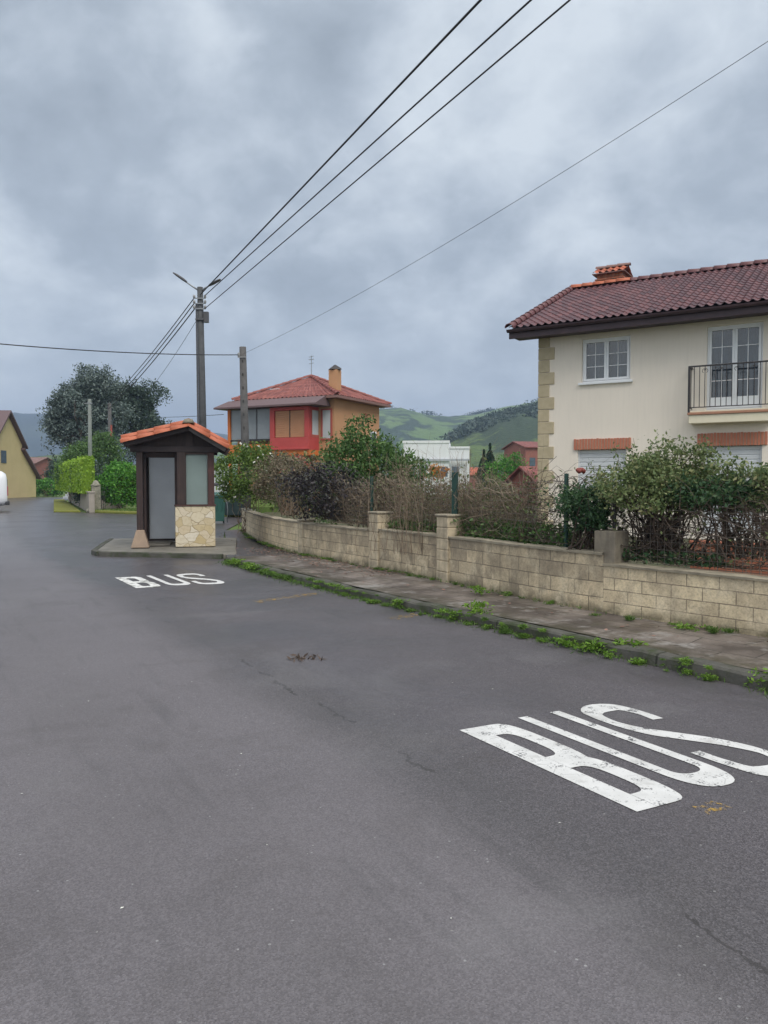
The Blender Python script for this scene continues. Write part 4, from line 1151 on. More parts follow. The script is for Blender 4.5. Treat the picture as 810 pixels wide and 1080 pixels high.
# loggia behind its opening on the left
mb = MB(); mb.add([(-5.9, 1.0, 3.5), (-3.3, 1.0, 3.5), (-3.3, 1.0, 5.0), (-5.9, 1.0, 5.0), (-5.9, .3, 3.5), (-3.3, .3, 3.5), (-3.3, .3, 5), (-5.9, .3, 5)], [(0, 1, 2, 3), (4, 5, 1, 0), (5, 6, 2, 1), (4, 0, 3, 7), (7, 3, 2, 6)])
mb.build('loggia_wall', M['recess'], rh, fix=False)
PJ = -.95
M['gal_glass'] = plain('sky_reflection_gallery_glass', (.24, .265, .28), (.19, .21, .225), 1.5, .12, 0)  # opaque pale colour imitates sky reflected in the gallery glazing
mb = MB(); mb.bx(-6.06, -3.41, PJ + .10, PJ + .12, 3.60, 5.07); mb.build('gallery_glazing', M['gal_glass'], rh)
mb = MB(); mb.bx(-4.39, -4.31, PJ + .085, PJ + .099, 3.60, 5.07); mb.build('glazing_bar', M['lamp_body'], rh)
# gallery projecting from the front
PJ = -.95
mb = MB(); mb.bx(-6.25, -.95, PJ, -.002, 2.75, 3.02); mb.bx(-6.25, -3.41, PJ, -.002, 3.021, 3.33); mb.build('balcony_parapet', M['orange_paint'], rh)
mb = MB(); mb.bx(-6.06, -3.42, PJ + .03, PJ + .09, 3.50, 3.58)
mb.build('balcony_rail', M['post_dark'], rh)
mb = MB(); mb.bx(-6.23, -6.07, PJ, PJ + .16, .0, 2.749); mb.bx(-6.23, -6.07, PJ, PJ + .16, 3.331, 5.08); mb.build('gallery_post', M['orange_paint'], rh)
mb = MB()
# red gallery box with frame, opening for shutters
X0, X1 = -3.40, -.95
mb.bx(X0, X1, PJ - .04, -.003, 3.021, 3.62); mb.bx(X0, X1, PJ - .04, -.003, 4.92, 5.08)
mb.bx(X0, X0 + .28, PJ - .04, -.003, 3.621, 4.919); mb.bx(X1 - .28, X1, PJ - .04, PJ + .22, 3.621, 4.919)
mb.bx(X0 - .02, X1 + .02, PJ - .10, PJ - .041, 3.03, 3.12)
mb.build('gallery_frame', M['red_paint'], rh, bevel=.01)
mb = MB()
for a, b in ((X0 + .30, -2.20), (-2.16, X1 - .30)):
    for k in range(12):
        z0 = 3.64 + 1.27 * k / 12; mb.bx(a, b, PJ + .05 + (.006 if k % 2 else 0), PJ + .09, z0, z0 + 1.27 / 12 - .006)
mb.build('shutter', M['shutter_tan'], rh)
mb = MB(); mb.bx(-2.20, -2.16, PJ + .03, PJ + .08, 3.625, 4.915); mb.build('mullion', M['post_dark'], rh)
mb = MB(); mb.bx(X0 + .3, X1 - .3, PJ - .02, -.01, 1.9, 2.74); mb.build('lower_wall', M['red_dull'], rh)
mb = MB(); mb.bx(-2.7, -1.3, PJ - .05, PJ - .02, 2.15, 2.5); mb.build('lower_window', M['car_glass'], rh)
# glazed right end of the gallery
mb = MB(); mb.bx(X1 - .05, X1 + .0, PJ + .23, -.01, 3.621, 3.75); mb.bx(X1 - .05, X1, PJ + .23, PJ + .30, 3.75, 4.918); mb.build('end_frame', M['red_dull'], rh)
mb = MB(); mb.bx(X1 - .03, X1 - .02, PJ + .30, -.02, 3.751, 4.917); mb.build('end_window', M['recess'], rh)
# ochre corner with its window right of the gallery
mb = MB(); mb.bx(-.80, -.12, -.05, -.002, 3.50, 3.58); mb.bx(-.80, -.70, -.05, -.002, 3.581, 4.93); mb.bx(-.22, -.12, -.05, -.002, 3.581, 4.93); mb.bx(-.80, -.12, -.05, -.002, 4.931, 5.0)
fr = mb.build('window', M['red_dull'], rh)
mb = MB(); mb.bx(-.70, -.22, -.03, -.004, 3.581, 4.93); mb.build('pane', M['recess'], fr)
# right side: window and vent
mb = MB()
for z0, z1, a, b in ((2.95, 4.05, 3.95, 4.02), (2.95, 4.05, 4.58, 4.65), (4.051, 4.12, 3.95, 4.65), (2.88, 2.949, 3.9, 4.7)): mb.bx(.002, .05, a, b, z0, z1)
fr = mb.build('window', M['pvc'], rh); mb = MB(); mb.bx(.003, .02, 4.02, 4.58, 2.95, 4.05); mb.build('pane', M['car_glass'], fr)
mb = MB(); mb.bx(.002, .04, 3.2, 3.6, 4.72, 4.98); mb.build('vent', M['red_dull'], rh)
# brown skirt roof over the gallery
mb = MB()
mb.add([(-6.75, -1.5, 5.17), (-.2, -1.5, 5.17), (-.2, -.55, 5.56), (-6.45, -.55, 5.56), (-6.75, -1.5, 5.09), (-.2, -1.5, 5.09), (-.2, -.003, 5.10), (-6.6, -.003, 5.10)], [(0, 1, 2, 3), (4, 7, 6, 5), (0, 4, 5, 1), (1, 5, 6, 2), (2, 6, 7, 3), (3, 7, 4, 0)])
mb.build('lower_roof', M['tile_mauve'], rh)
# hipped main roof
o = .5; apx = (-3.0, 2.5, 6.95); e = [(-FW + .05, -o, ze + .12), (o, -o, ze + .12), (o, SD + o, ze + .12), (-FW + .05, SD + o, ze + .12)]
mb = MB(); uvs = []
for i in range(4):
    a, b = Vector(e[i]), Vector(e[(i + 1) % 4]); c = Vector(apx)
    nu, nv = 72, 14; nrm = (b - a).cross(c - a).normalized(); nrm = nrm if nrm.z > 0 else -nrm
    P = []
    for q in range(nu):
        for w in range(nv):
            for k in ((0,),):
                t_ = w / (nv - 1); p = (a + (b - a) * q / (nu - 1)).lerp(c, t_)
                P.append(p + nrm * (.035 * math.sin(q * 2.2) * (1 - t_) + .03 * (w % 2))); uvs.append((q * .5, w))
    mb.grid(P, nu, nv)
rf = mb.build('roof', M['tile_red'], rh, fix=False); strip_uv(rf, uvs)
mb = MB()
for p in e: half_tiles(mb, (p[0], p[1], p[2] + .03), (apx[0], apx[1], apx[2] + .03), .10, .4)
mb.build('hip_tile', M['tile_red'], rh, fix=False)
mb = MB()
mb.bx(e[0][0], e[1][0], -o - .02, SD + o + .02, ze - .02, ze + .10)
mb.build('eave_slab', M['tile_brown'], rh)
# roof light, chimney, aerial
mb = MB(); mb.bx(-4.6, -4.0, .75, 1.15, 6.12, 6.22); mb.build('roof_light', M['blind'], rh)
mb = MB(); mb.bx(-.95, -.45, 1.0, 1.5, 5.6, 7.0); ch = mb.build('chimney', M['orange_render'], rh, bevel=.01)
mb = MB(); mb.lathe([(.42, 7.02), (.40, 7.07), (.05, 7.26)], (-.70, 1.25, 0), 4)
for q in ((-.9, 1.05), (-.5, 1.05), (-.9, 1.45), (-.5, 1.45)): mb.bx(q[0] - .03, q[0] + .03, q[1] - .03, q[1] + .03, 6.99, 7.03)
mb.build('chimney_cap', M['iron'], ch)
mb = MB(); A_ = Vector((-3.05, 2.6, 6.9)); mb.tube([A_, A_ + Vector((0, 0, 1.15))], .02, 5)
for zz in (.75, .95, 1.1): mb.tube([A_ + Vector((-.22, .1, zz)), A_ + Vector((.22, -.1, zz))], .012, 4)
mb.tube([A_ + Vector((0, -.3, .92)), A_ + Vector((0, .3, .98))], .012, 4)
mb.build('aerial', M['steel'], rh)

rh.scale = (.915, .915, 1.0)
# front garden pillars/fence by the bins: pale fence panel seen past the shelter
q = D(228, 506, 37.5)
pf = empty('garden_fence', (q.x, q.y, .9), R(8), 'pale slatted fence panel glimpsed between the shelter post and the orange pillar', 'fence')
mb = MB()
for i in range(9): mb.bx(-.75 + i * .16, -.75 + i * .16 + .08, -.02, .02, 0, 1.45)
mb.build('slat', M['recess'], pf)
for z in (.2, 1.2): mb = MB(); mb.bx(-.8, .72, .021, .05, z, z + .08); mb.build('rail', M['recess'], pf)

# ================================================================== FAR BUILDINGS
# white block
wb = empty('white_building', (5.9, 92, 0), R(-6), 'long flat-roofed white building below the hills, behind the leafy shrub', 'building')
mb = MB(); mb.bx(-3.6, 1.9, 0, 8, 0, 6.45); mb.bx(1.901, 4.3, .4, 8, 0, 5.75); mb.build('wall', M['white_far'], wb, bevel=.05)
mb = MB(); mb.bx(-3.7, 1.95, -.08, -.003, 6.2, 6.5); mb.bx(1.96, 4.35, .3, .397, 5.55, 5.8); mb.build('parapet', M['white_far'], wb)
mb = MB(); mb.bx(-2.2, 4.32, -.25, -.004, 4.05, 4.3); mb.build('canopy', M['grey_band'], wb)
mb = MB()
for k in range(5): mb.bx(-3.0 + k * 1.3, -2.2 + k * 1.3, -.02, -.005, 2.2, 3.4)
mb.build('window', M['curtain'], wb)
def simple_house(name, loc, rz, w, d, h, rise, wall, roof, label, wins=(), cat='house', over=.3):
    t = empty(name, loc, rz, label, cat)
    mb = MB()
    mb.add([(-w / 2, 0, 0), (w / 2, 0, 0), (w / 2, 0, h), (-w / 2, 0, h), (-w / 2, d, 0), (w / 2, d, 0), (w / 2, d, h), (-w / 2, d, h), (-w / 2, d / 2, h + rise), (w / 2, d / 2, h + rise)],
           [(0, 1, 2, 3), (5, 4, 7, 6), (4, 0, 3, 8, 7), (1, 5, 6, 9, 2)])
    mb.build('wall', M[wall], t)
    th = .12; k = rise / (d / 2)
    mb = MB()
    for s_ in (0, 1):
        ya, yb = (-over, d / 2) if s_ == 0 else (d + over, d / 2)
        za = h - over * k + .02
        V = [(-w / 2 - over, ya, za), (w / 2 + over, ya, za), (w / 2 + over, yb, h + rise + .02), (-w / 2 - over, yb, h + rise + .02)]
        mb.add(V + [(x, y, z + th) for x, y, z in V], [(0, 1, 2, 3), (7, 6, 5, 4), (0, 4, 5, 1), (1, 5, 6, 2), (2, 6, 7, 3), (3, 7, 4, 0)])
    o = mb.build('roof', M[roof], t); ul = o.data.uv_layers.new(name='UVMap')
    for lp in o.data.loops:
        c = o.data.vertices[lp.vertex_index].co; ul.data[lp.index].uv = (c.x * 4, c.y * 3)
    for (a, b, c, dd) in wins:
        mb = MB(); mb.bx(a, b, -.04, -.002, c, dd); mb.build('window', M['curtain'], t)
    return t
simple_house('red_house', (20.6, 100, 0), R(18), 5.0, 6, 6.0, .8, 'brick_far', 'tile_red', 'red brick house half hidden by the left corner of the cream house', [(-1.9, -1.1, 3.6, 4.7), (-.2, .6, 3.6, 4.7)])
simple_house('low_house', (11.6, 112, 0), R(0), 4.6, 5, 2.6, 1.0, 'brick_far', 'tile_orange', 'small low brick house right of the white building and left of the cypress', [(-1.2, -.4, 1.2, 2.0)])
q = D(556, 495, 46)
simple_house('garden_shed', (10.6, 46, 0), R(27), 3.4, 3, 1.5, .9, 'brick_far', 'tile_red', 'low shed with bright red tiled roof tucked against the left corner of the cream house')
# brick house far left
t = simple_house('brick_house', (-53.0, 112, 0), R(-8), 4.6, 6, 4.2, .9, 'brick_far', 'tile_brown', 'distant pinkish brick house with one white window, right of the pale yellow house')
mb = MB(); mb.bx(-1.0, -.35, -.06, -.003, 2.1, 4.0); mb.build('window', M['pvc'], t)
mb = MB(); mb.lathe([(.62, 0), (.62, .5), (.45, .75), (.15, .9)], (.1, -.9, 0), 14); mb.bx(.9, 1.2, -1.0, -.8, 0, 1.9); mb.bx(1.4, 1.6, -1.0, -.8, 0, 1.6); mb.build('porch', M['pvc'], t)

# pale yellow gabled house, gable turned obliquely to the road
ya = D(7, 434, 75)
yh = empty('gabled_house', (ya.x, ya.y, 0), R(90), 'pale yellow gabled house with lean-to and brown roof, behind the white van', 'house')
zA = ya.z; hw = 3.1; k = 1.0
# local x along the gable (right = away from the camera), y = along the ridge, away
zl = zA - hw * k; LN = 13
mb = MB()
P = [(-hw, 0, 0), (hw + 2.9, 0, 0), (hw + 2.9, 0, zl - 3.0), (hw - .1, 0, zl - .35), (hw, 0, zl), (0, 0, zA - .12), (-hw, 0, zl)]
mb.add(P + [(x, LN, z) for x, y, z in P], [tuple(range(7)), tuple(reversed(range(7, 14)))] + [(i, 7 + i, 7 + (i + 1) % 7, (i + 1) % 7) for i in range(7)])
mb.build('wall', M['yellow_render'], yh)
def slab(mb, p, q, y0, y1, th):
    (xa, z_a), (xb, zb) = p, q
    V = [(xa, y0, z_a), (xb, y0, zb), (xb, y1, zb), (xa, y1, z_a)]
    mb.add(V + [(x, y, z + th) for x, y, z in V], [(3, 2, 1, 0), (4, 5, 6, 7), (0, 1, 5, 4), (1, 2, 6, 5), (2, 3, 7, 6), (3, 0, 4, 7)])
mb = MB(); slab(mb, (0, zA - .08), (hw + .35, zl - .4), -.45, LN + .3, .2); slab(mb, (-.001, zA - .08), (-hw - .5, zl - .55), -.45, LN + .3, .2); o = mb.build('roof', M['tile_mauve'], yh)
o.data.uv_layers.new(name='UVMap')
mb = MB(); slab(mb, (hw - .3, zl - .5), (hw + 3.3, zl - 3.45), -.42, LN, .2); o = mb.build('lean_to_roof', M['tile_mauve'], yh); o.data.uv_layers.new(name='UVMap')
mb = MB(); mb.bx(-1.3, -.3, -.05, -.003, 3.4, 4.6); mb.build('window', M['curtain'], yh)

# ================================================================== LEFT SIDE OF THE JUNCTION
wl0 = np.array(G(94, 541)); wl1 = np.array(G(72, 529)); dd = wl1 - wl0; Lw = np.linalg.norm(dd)
lw = empty('roadside_wall', (wl0[0], wl0[1], 0), math.atan2(dd[1], dd[0]), 'beige concrete retaining wall under the clipped lime hedge across the junction', 'wall')
mb = MB(); mb.bx(0, Lw, -.28, 0, 0, 1.02); mb.build('wall', M['wall_concrete'], lw, bevel=.02)
mb = MB(); mb.bx(-.03, Lw, -.32, .03, 1.021, 1.09); mb.build('coping', M['wall_concrete'], lw, bevel=.02)
dn = dd / Lw; nn = np.array([dn[1], -dn[0]]); nn = nn if nn[0] > 0 else -nn
h0, h1 = wl0 + nn * .02, wl1 + nn * .02
hedge_block('hedge', 'clipped lime-green box hedge standing on the beige retaining wall', [tuple(h0 + dn * 1.2 - nn * .25), tuple(h1 - dn * 1 - nn * 1.0), tuple(h1 - dn * 2 + nn * 1.2), tuple(h0 + dn * 1.5 + nn * .35)], .95, 2.85, 9000, .13, 'leaf_hedge', group='hedges across the junction')
gp = G(101.5, 540)
t = empty('gate_pillar', (gp[0], gp[1], 0), R(25), 'mottled pale stone gate pillar between the lime hedge and the glossy green bush', 'pillar')
mb = MB(); mb.bx(-.22, .22, -.22, .22, 0, 1.36); mb.build('shaft', M['gate_stone'], t, bevel=.03)
mb = MB(); mb.lathe([(.26, 1.361), (.26, 1.42), (.17, 1.5), (.12, 1.62), (.03, 1.68)], (0, 0, 0), 12); mb.build('cap', M['gate_stone'], t, smooth=True)
gx = G(110, 537)
t = empty('low_wall', (gx[0], gx[1], 0), R(20), 'short low concrete wall between the gate pillar and the glossy bush', 'wall')
mb = MB(); mb.bx(-.35, 1.0, -.1, .1, 0, .78); mb.build('wall', M['wall_concrete'], t, bevel=.03)
t = empty('garden_gate', (gp[0] + .27, gp[1] + .03, 0), R(15), 'narrow dark iron gate right of the mottled gate pillar', 'gate')
mb = MB(); [mb.box((x, 0, .55), (.03, .03, 1.1)) for x in (0, .09, .18)]; mb.box((.09, 0, 1.06), (.22, .04, .04)); mb.build('leaf_frame', M['post_dark'], t)
rk = G(93.5, 540.5)
mb = MB(); mb.lathe([(.10, 0), (.17, .05), (.16, .13), (.07, .20)], (0, 0, 0), 9)
o = mb.build('stone', M['gate_stone'], smooth=True); o.location = (rk[0] + .05, rk[1] - .05, 0); tag(o, 'small pale stone lying at the road end of the beige retaining wall', 'stone')

def at_y(px, Y, z=0): q = D(px, 540, Y); return (q.x, Y, z)
B = at_y(127, 42.2)
bush('bush', 'glossy vivid green bush across the junction, left of the shelter', 'bush', (B[0], B[1], .1), (B[0], B[1], 1.35), (1.25, 1.0, 1.22), 240, 26, .16, .15, 'leaf_green', 'garden bushes across the junction', lump=.12, hollow=.75)
B = at_y(152, 43.4)
bush('bush', 'lighter green bush seen at the left edge of the shelter, beside the glossy bush', 'bush', (B[0], B[1], .1), (B[0], B[1], 1.3), (1.5, 1.0, 1.3), 240, 26, .16, .15, 'leaf_hedge', 'garden bushes across the junction', lump=.1, hollow=.75)
B = at_y(101, 54)
bush('shrub', 'tall rounded mid-green shrub rising behind the lime hedge, at the foot of the pale pole', 'shrub', (B[0], B[1], 0), (B[0], B[1], 2.6), (2.0, 1.8, 2.25), 330, 34, .24, .17, 'leaf_mid', 'garden bushes across the junction', lump=.1, hollow=.8)
B = at_y(80, 57)
bush('shrub', 'lower loose shrub left of the tall rounded shrub, above the lime hedge', 'shrub', (B[0], B[1], 0), (B[0], B[1], 2.2), (1.3, 1.4, 1.75), 200, 30, .26, .17, 'leaf_mid', 'garden bushes across the junction', lump=.25, hollow=.6)
B = at_y(98, 47)
bush('shrub', 'dark green shrub in the gap behind the gate pillar', 'shrub', (B[0], B[1], 0), (B[0], B[1], 1.4), (1.1, .9, 1.5), 160, 26, .2, .15, 'leaf_tree_dark', 'garden bushes across the junction', lump=.15, hollow=.7)
B = at_y(48, 84)
bush('hedge', 'low roadside hedge at the far end of the lane by the yellow house', 'hedge', (B[0], B[1], 0), (B[0], B[1], .9), (2.0, 1.0, 1.05), 160, 24, .22, .2, 'leaf_green', 'hedges across the junction', lump=.1, hollow=.7)
B = at_y(59, 96)
bush('shrub', 'dark distant shrub beside the pinkish brick house', 'shrub', (B[0], B[1], 0), (B[0], B[1], 2.0), (1.2, 1.2, 2.1), 120, 24, .3, .24, 'leaf_tree_dark', 'garden bushes across the junction', lump=.2, hollow=.6)
# pale steps of a wall beyond
q = G(70, 526)
t = empty('white_steps', (q[0], q[1], 0), R(-20), 'white painted steps at the far end of the beige retaining wall', 'steps')
mb = MB(); [mb.bx(-.4, .4, .3 * i, .3 * i + .4, 0, .22 * (i + 1) - .002 * i) for i in range(5)]; mb.build('tread', M['white_far'], t)

# trees behind
T = at_y(92, 66)
tree('tree', 'large grey-green spreading tree behind the pale pole, left of the twin-lamp pole', (T[0], T[1], 0), 11, .32, [((0.2, 0, 6.6), (2.7, 2.4, 2.8)), ((-1.1, .3, 8.2), (1.5, 1.5, 1.6)), ((.9, -.2, 9.3), (1.7, 1.6, 1.9)), ((-1.9, 0, 6.5), (1.1, 1.1, 1.6)), ((1.0, .2, 6), (2.4, 2, 2.6))], 230, 40, .33, .21, 'leaf_tree', 'trees behind the junction', lump=.40, hollow=.3, limbs=40)
T = at_y(149, 70)
tree('tree', 'darker dense tree right of the spreading grey-green one, above the shelter roof', (T[0], T[1], 0), 10.5, .30, [((.2, 0, 5.4), (2.6, 2.4, 2.6)), ((-1.5, 0, 8.6), (1.3, 1.3, 2.0)), ((0.1, .2, 8.4), (1.5, 1.4, 2.0)), ((1.3, .2, 5.6), (1.1, 1.2, 1.7))], 210, 42, .31, .21, 'leaf_tree_dark', 'trees behind the junction', lump=.40, hollow=.3, limbs=34)
# cypress pair and neighbours right of the white building
def cypress(px, Y, h, r, label):
    B = at_y(px, Y); t = empty('cypress_tree', B, 0, label, 'tree', 'cypresses below the hills')
    n = 5200; z = rng.random(n) ** .85; a = rng.random(n) * 6.283
    rr = r * np.sin(np.clip(z * 1.05 + .08, 0, 1) * PI) ** .7 * (1 + .16 * np.sin(a * 5 + z * 14)) * (.75 + .3 * rng.random(n))
    leaves('crown', np.column_stack([rr * np.cos(a), rr * np.sin(a), z * h + .2]), .26, M['leaf_cypress'], t, up=1.6)
    mb = MB(); mb.tube([(0, 0, -.1), (0, 0, h * .5), (0, 0, h * .93)], [r * .22, r * .15, .02], 7); mb.build('trunk', M['bark'], t)
    return t
cypress(510, 72, 4.3, .55, 'dark columnar cypress, shorter and left of its pair, right of the white building')
cypress(516.5, 74, 5.0, .6, 'dark columnar cypress, taller of the pair, beside the round green tree')
T = at_y(535, 68)
tree('tree', 'small bright green round tree between the cypresses and the cream house', (T[0], T[1], 0), 3.6, .12, [((0, 0, 2.2), (1.7, 1.4, 1.7))], 150, 34, .22, .2, 'leaf_green', lump=.25, hollow=.5, limbs=12)
T = at_y(461, 30)
bush('shrub', 'orange-leaved shrub in front of the white building', 'shrub', (T[0], T[1], .16), (T[0], T[1], 1.95), (.36, .3, .24), 40, 22, .07, .09, 'leaf_orange', lump=.3, nst=10, bottom=-.9)

# ================================================================== VAN
VO = G(-1, 540)
van = empty('white_van', (VO[0], VO[1] + .9, 0), R(207), 'white panel van parked in front of the pale yellow house, cut by the left edge', 'van')
# local: +x forward, rear at x = 0 .. length 4.6, width 1.8
sec = [(0.0, .45, 1.75, .80), (.05, .35, 2.02, .86), (.25, .32, 2.16, .88), (1.6, .30, 2.20, .89), (2.7, .30, 2.16, .89), (3.2, .30, 1.90, .88), (3.75, .30, 1.22, .87), (4.35, .32, 1.02, .84), (4.6, .40, .80, .74)]
V = []; NP_ = 20
for x, zb, ztp, hwid in sec:
    for q in range(NP_):
        th = 2 * PI * (q + .5) / NP_; c_, s_ = math.cos(th), math.sin(th); e_ = .38
        cx = math.copysign(abs(c_) ** e_, c_); sz = math.copysign(abs(s_) ** e_, s_)
        zz = (zb + ztp) / 2 + (ztp - zb) / 2 * sz; taper = 1 - .10 * max(0, (zz - 1.1) / 1.1)
        V.append((x, cx * hwid * taper, zz))
mb = MB(); n = len(sec)
Fc = [(i * NP_ + q, i * NP_ + (q + 1) % NP_, (i + 1) * NP_ + (q + 1) % NP_, (i + 1) * NP_ + q) for i in range(n - 1) for q in range(NP_)]
Fc += [tuple(reversed(range(NP_))), tuple((n - 1) * NP_ + q for q in range(NP_))]
mb.add(V, Fc); mb.build('body', M['van_white'], van, smooth=True)
for x in (.75, 3.75):
    for y in (-.80, .80):
        w = empty('wheel', (x, y, .32)); w.parent = van
        mb = MB(); Mx = Matrix.Rotation(PI / 2, 3, 'X')
        pr = [(.20, -.1), (.30, -.1), (.325, -.06), (.325, .06), (.30, .1), (.20, .1)]
        P = []; N_ = 20
        for r_, z_ in pr + [pr[0]]:
            for k in range(N_): P.append((r_ * math.cos(2 * PI * k / N_), z_, r_ * math.sin(2 * PI * k / N_)))
        mb.add(P, [(i * N_ + k, i * N_ + (k + 1) % N_, (i + 1) * N_ + (k + 1) % N_, (i + 1) * N_ + k) for i in range(len(pr)) for k in range(N_)])
        mb.build('tyre', M['rubber'], w)
        mb = MB()
        for s_ in (-1, 1):
            P = [(0, s_ * .07, 0)] + [(.2 * math.cos(2 * PI * k / N_), s_ * .085, .2 * math.sin(2 * PI * k / N_)) for k in range(N_)]
            mb.add(P, [(0, 1 + k, 1 + (k + 1) % N_) for k in range(N_)])
        mb.build('rim', M['steel'], w)
mb = MB(); mb.bx(-.10, .10, -.84, .84, .36, .56); mb.build('bumper', M['plastic_black'], van, bevel=.04)
mb = MB(); mb.bx(4.5, 4.68, -.78, .78, .36, .56); mb.build('bumper', M['plastic_black'], van, bevel=.04)
for y in (-.66, .66):
    mb = MB(); mb.bx(-.045, .03, y - .07, y + .07, .85, 1.35); mb.build('tail_light', M['light_red'], van, bevel=.01)
for y in (-.36, .36):
    mb = MB(); mb.bx(-.02, .08, y - .30, y + .30, 1.32, 1.72); mb.build('rear_window', M['car_glass'], van, bevel=.02)
mb = MB(); mb.add([(3.24, -.68, 1.86), (3.24, .68, 1.86), (3.74, .74, 1.26), (3.74, -.74, 1.26)], [(0, 1, 2, 3)]); o = mb.build('windscreen', M['car_glass'], van); o.location = (.03, 0, .03)
for s_ in (-1, 1):
    mb = MB(); mb.add([(2.45, s_ * .862, 1.30), (3.35, s_ * .862, 1.30), (3.05, s_ * .80, 1.82), (2.45, s_ * .80, 1.82)], [(0, 1, 2, 3)]); mb.build('side_window', M['car_glass'], van)
    mb = MB(); mb.bx(.5, 2.3, s_ * .885 - .006, s_ * .885 + .006, .78, .83); mb.build('side_trim', M['plastic_black'], van)

# ================================================================== BINS
def wheelie(loc, rz, w, d, h, mat, label, lid_open=0.0, name='wheeled_bin'):
    t = empty(name, loc, rz, label, 'waste bin')
    mb = MB(); a, b = .80, 1.0
    V = [(sx * w / 2 * k, sy * d / 2 * k, z) for k, z in ((a, .10), (b, h)) for sx, sy in ((-1, -1), (1, -1), (1, 1), (-1, 1))]
    mb.add(V, [(3, 2, 1, 0), (4, 5, 6, 7), (0, 1, 5, 4), (1, 2, 6, 5), (2, 3, 7, 6), (3, 0, 4, 7)])
    mb.bx(-w / 2 - .03, w / 2 + .03, -d / 2 - .03, d / 2 + .03, h - .07, h - .003)
    for k in (-.28, 0, .28): mb.bx(w * k - .02, w * k + .02, -d / 2 * .97 - .01, -d / 2 * .97 + .03, .5, h - .1)
    mb.build('body', M[mat], t, bevel=.02)
    mb = MB(); V = []
    for i in range(7):
        y = -d / 2 - .04 + (d + .08) * i / 6; z = h + .02 + .09 * math.sin(PI * i / 6)
        V += [(-w / 2 - .04, y, z), (w / 2 + .04, y, z)]
    mb.grid(V, 7, 2); V2 = [(x, y, h) for x, y, z in V]; mb.grid(V2, 7, 2)
    for i in range(6): mb.f += [(2 * i, 2 * i + 2, 14 + 2 * i + 2, 14 + 2 * i), (2 * i + 1, 14 + 2 * i + 1, 14 + 2 * i + 3, 2 * i + 3)]; mb.mi += [0, 0]
    mb.build('lid', M[mat], t, smooth=False)
    for sx in (-1, 1):
        mb = MB(); mb.tube([(sx * w * .38 - .03, d * .42, .11), (sx * w * .38 + .03, d * .42, .11)], .11, 12); mb.build('wheel', M['rubber'], t)
    mb = MB(); mb.tube([(w / 2 + .02, -d * .3, h - .06), (w / 2 + .10, -d * .3, h - .02), (w / 2 + .10, d * .3, h - .02), (w / 2 + .02, d * .3, h - .06)], .02, 6); mb.build('handle', M['bin_green'], t)
    return t
q = G(227, 553)
b1 = wheelie((q[0], q[1] + .3, 0.01), R(12), .66, .7, 1.08, 'bin_green', 'dark green wheeled bin beside the shelter, nearest of the bins')
mb = MB(); mb.tube([(.38, -.30, .05), (.40, -.33, .55), (.36, -.34, .88), (.22, -.36, 1.0)], .018, 6); mb.build('pedal_bar', M['steel'], b1, smooth=True)
q = G(246, 546)
wheelie((q[0], q[1] + .4, .0), R(-2), .98, .75, .98, 'bin_dark', 'wide blackish-green bin at the end of the path, against the bright lawn', name='waste_container')
q = D(229, 508, 33.5)
o = MB(); o.tube([(-.45, 0, 1.45), (.15, 0, 1.5), (.3, 0, 1.62)], .07, 8); o.tube([(-.3, 0, 0), (-.3, 0, 1.44)], .04, 8)
cv = o.build('pipe_barrier', M['lamp_body'], smooth=True); cv.location = (q.x, q.y, 0.0); tag(cv, 'dark grey bent pipe above the lawn, right of the shelter at eye level', 'pipe')

# ================================================================== POLES, LAMPS, CABLES
PO = D(216, 557, 30.0); ptop = D(211, 303, 30.0)
pole = empty('utility_pole', (PO.x, PO.y, 0), 0, 'tall dark utility pole with two street lamps on top, rising behind the shelter', 'utility pole', 'utility poles')
T_ = Vector((ptop.x - PO.x, 0, ptop.z))
mb = MB(); mb.tube([(0, 0, -.1), T_ * .5, T_], [.155, .135, .11], 12); mb.build('shaft', M['pole_conc'], pole, smooth=True)
mb = MB(); mb.tube([Vector((-.17, -.12, .1)), T_ * .5 + Vector((-.155, -.1, 0)), T_ * .93 + Vector((-.135, -.08, 0))], .04, 6); mb.build('conduit', M['lamp_body'], pole)
def lamp(end, z0, mid, head_len, tilt):
    a = T_ + Vector((0, 0, z0)); e_ = T_ + Vector(end)
    mb = MB(); mb.tube([a, T_ + Vector(mid), e_], [.035, .03, .026], 7); arm = mb.build('lamp_arm', M['steel'], pole, smooth=True)
    d = (e_ - (T_ + Vector(mid))).normalized(); s_ = Vector((0, 1, 0)); u_ = d.cross(s_); u_ = u_ if u_.z > 0 else -u_
    V = []
    prof = [(0, .05, .04), (.08, .075, .06), (.35, .12, .075), (.75, .12, .06), (.95, .07, .035)]
    for t_, w_, h_ in prof:
        for q in range(10):
            th = 2 * PI * q / 10
            V.append(e_ + d * (t_ * head_len - .05) + s_ * w_ * math.cos(th) + u_ * h_ * math.sin(th) * (1 if math.sin(th) > 0 else .5))
    mb = MB(); mb.add(V, [(i * 10 + q, i * 10 + (q + 1) % 10, (i + 1) * 10 + (q + 1) % 10, (i + 1) * 10 + q) for i in range(4) for q in range(10)] + [tuple(reversed(range(10))), tuple(40 + q for q in range(10))])
    hd = mb.build('lamp_head', M['lamp_body'], arm, smooth=True)
lamp((-.52, -.15, .18), -.15, (-.25, -.08, .0), .62, 0)
lamp((.42, -.2, .02), -.2, (.2, -.1, -.06), .62, 0)
mb = MB()
for dz in (-.45, -.65, -.85):
    mb.bx(-.22 + T_.x, .24 + T_.x, -.15, -.12, T_.z + dz - .02, T_.z + dz + .02)
mb.build('cross_bracket', M['steel'], pole)
mb = MB()
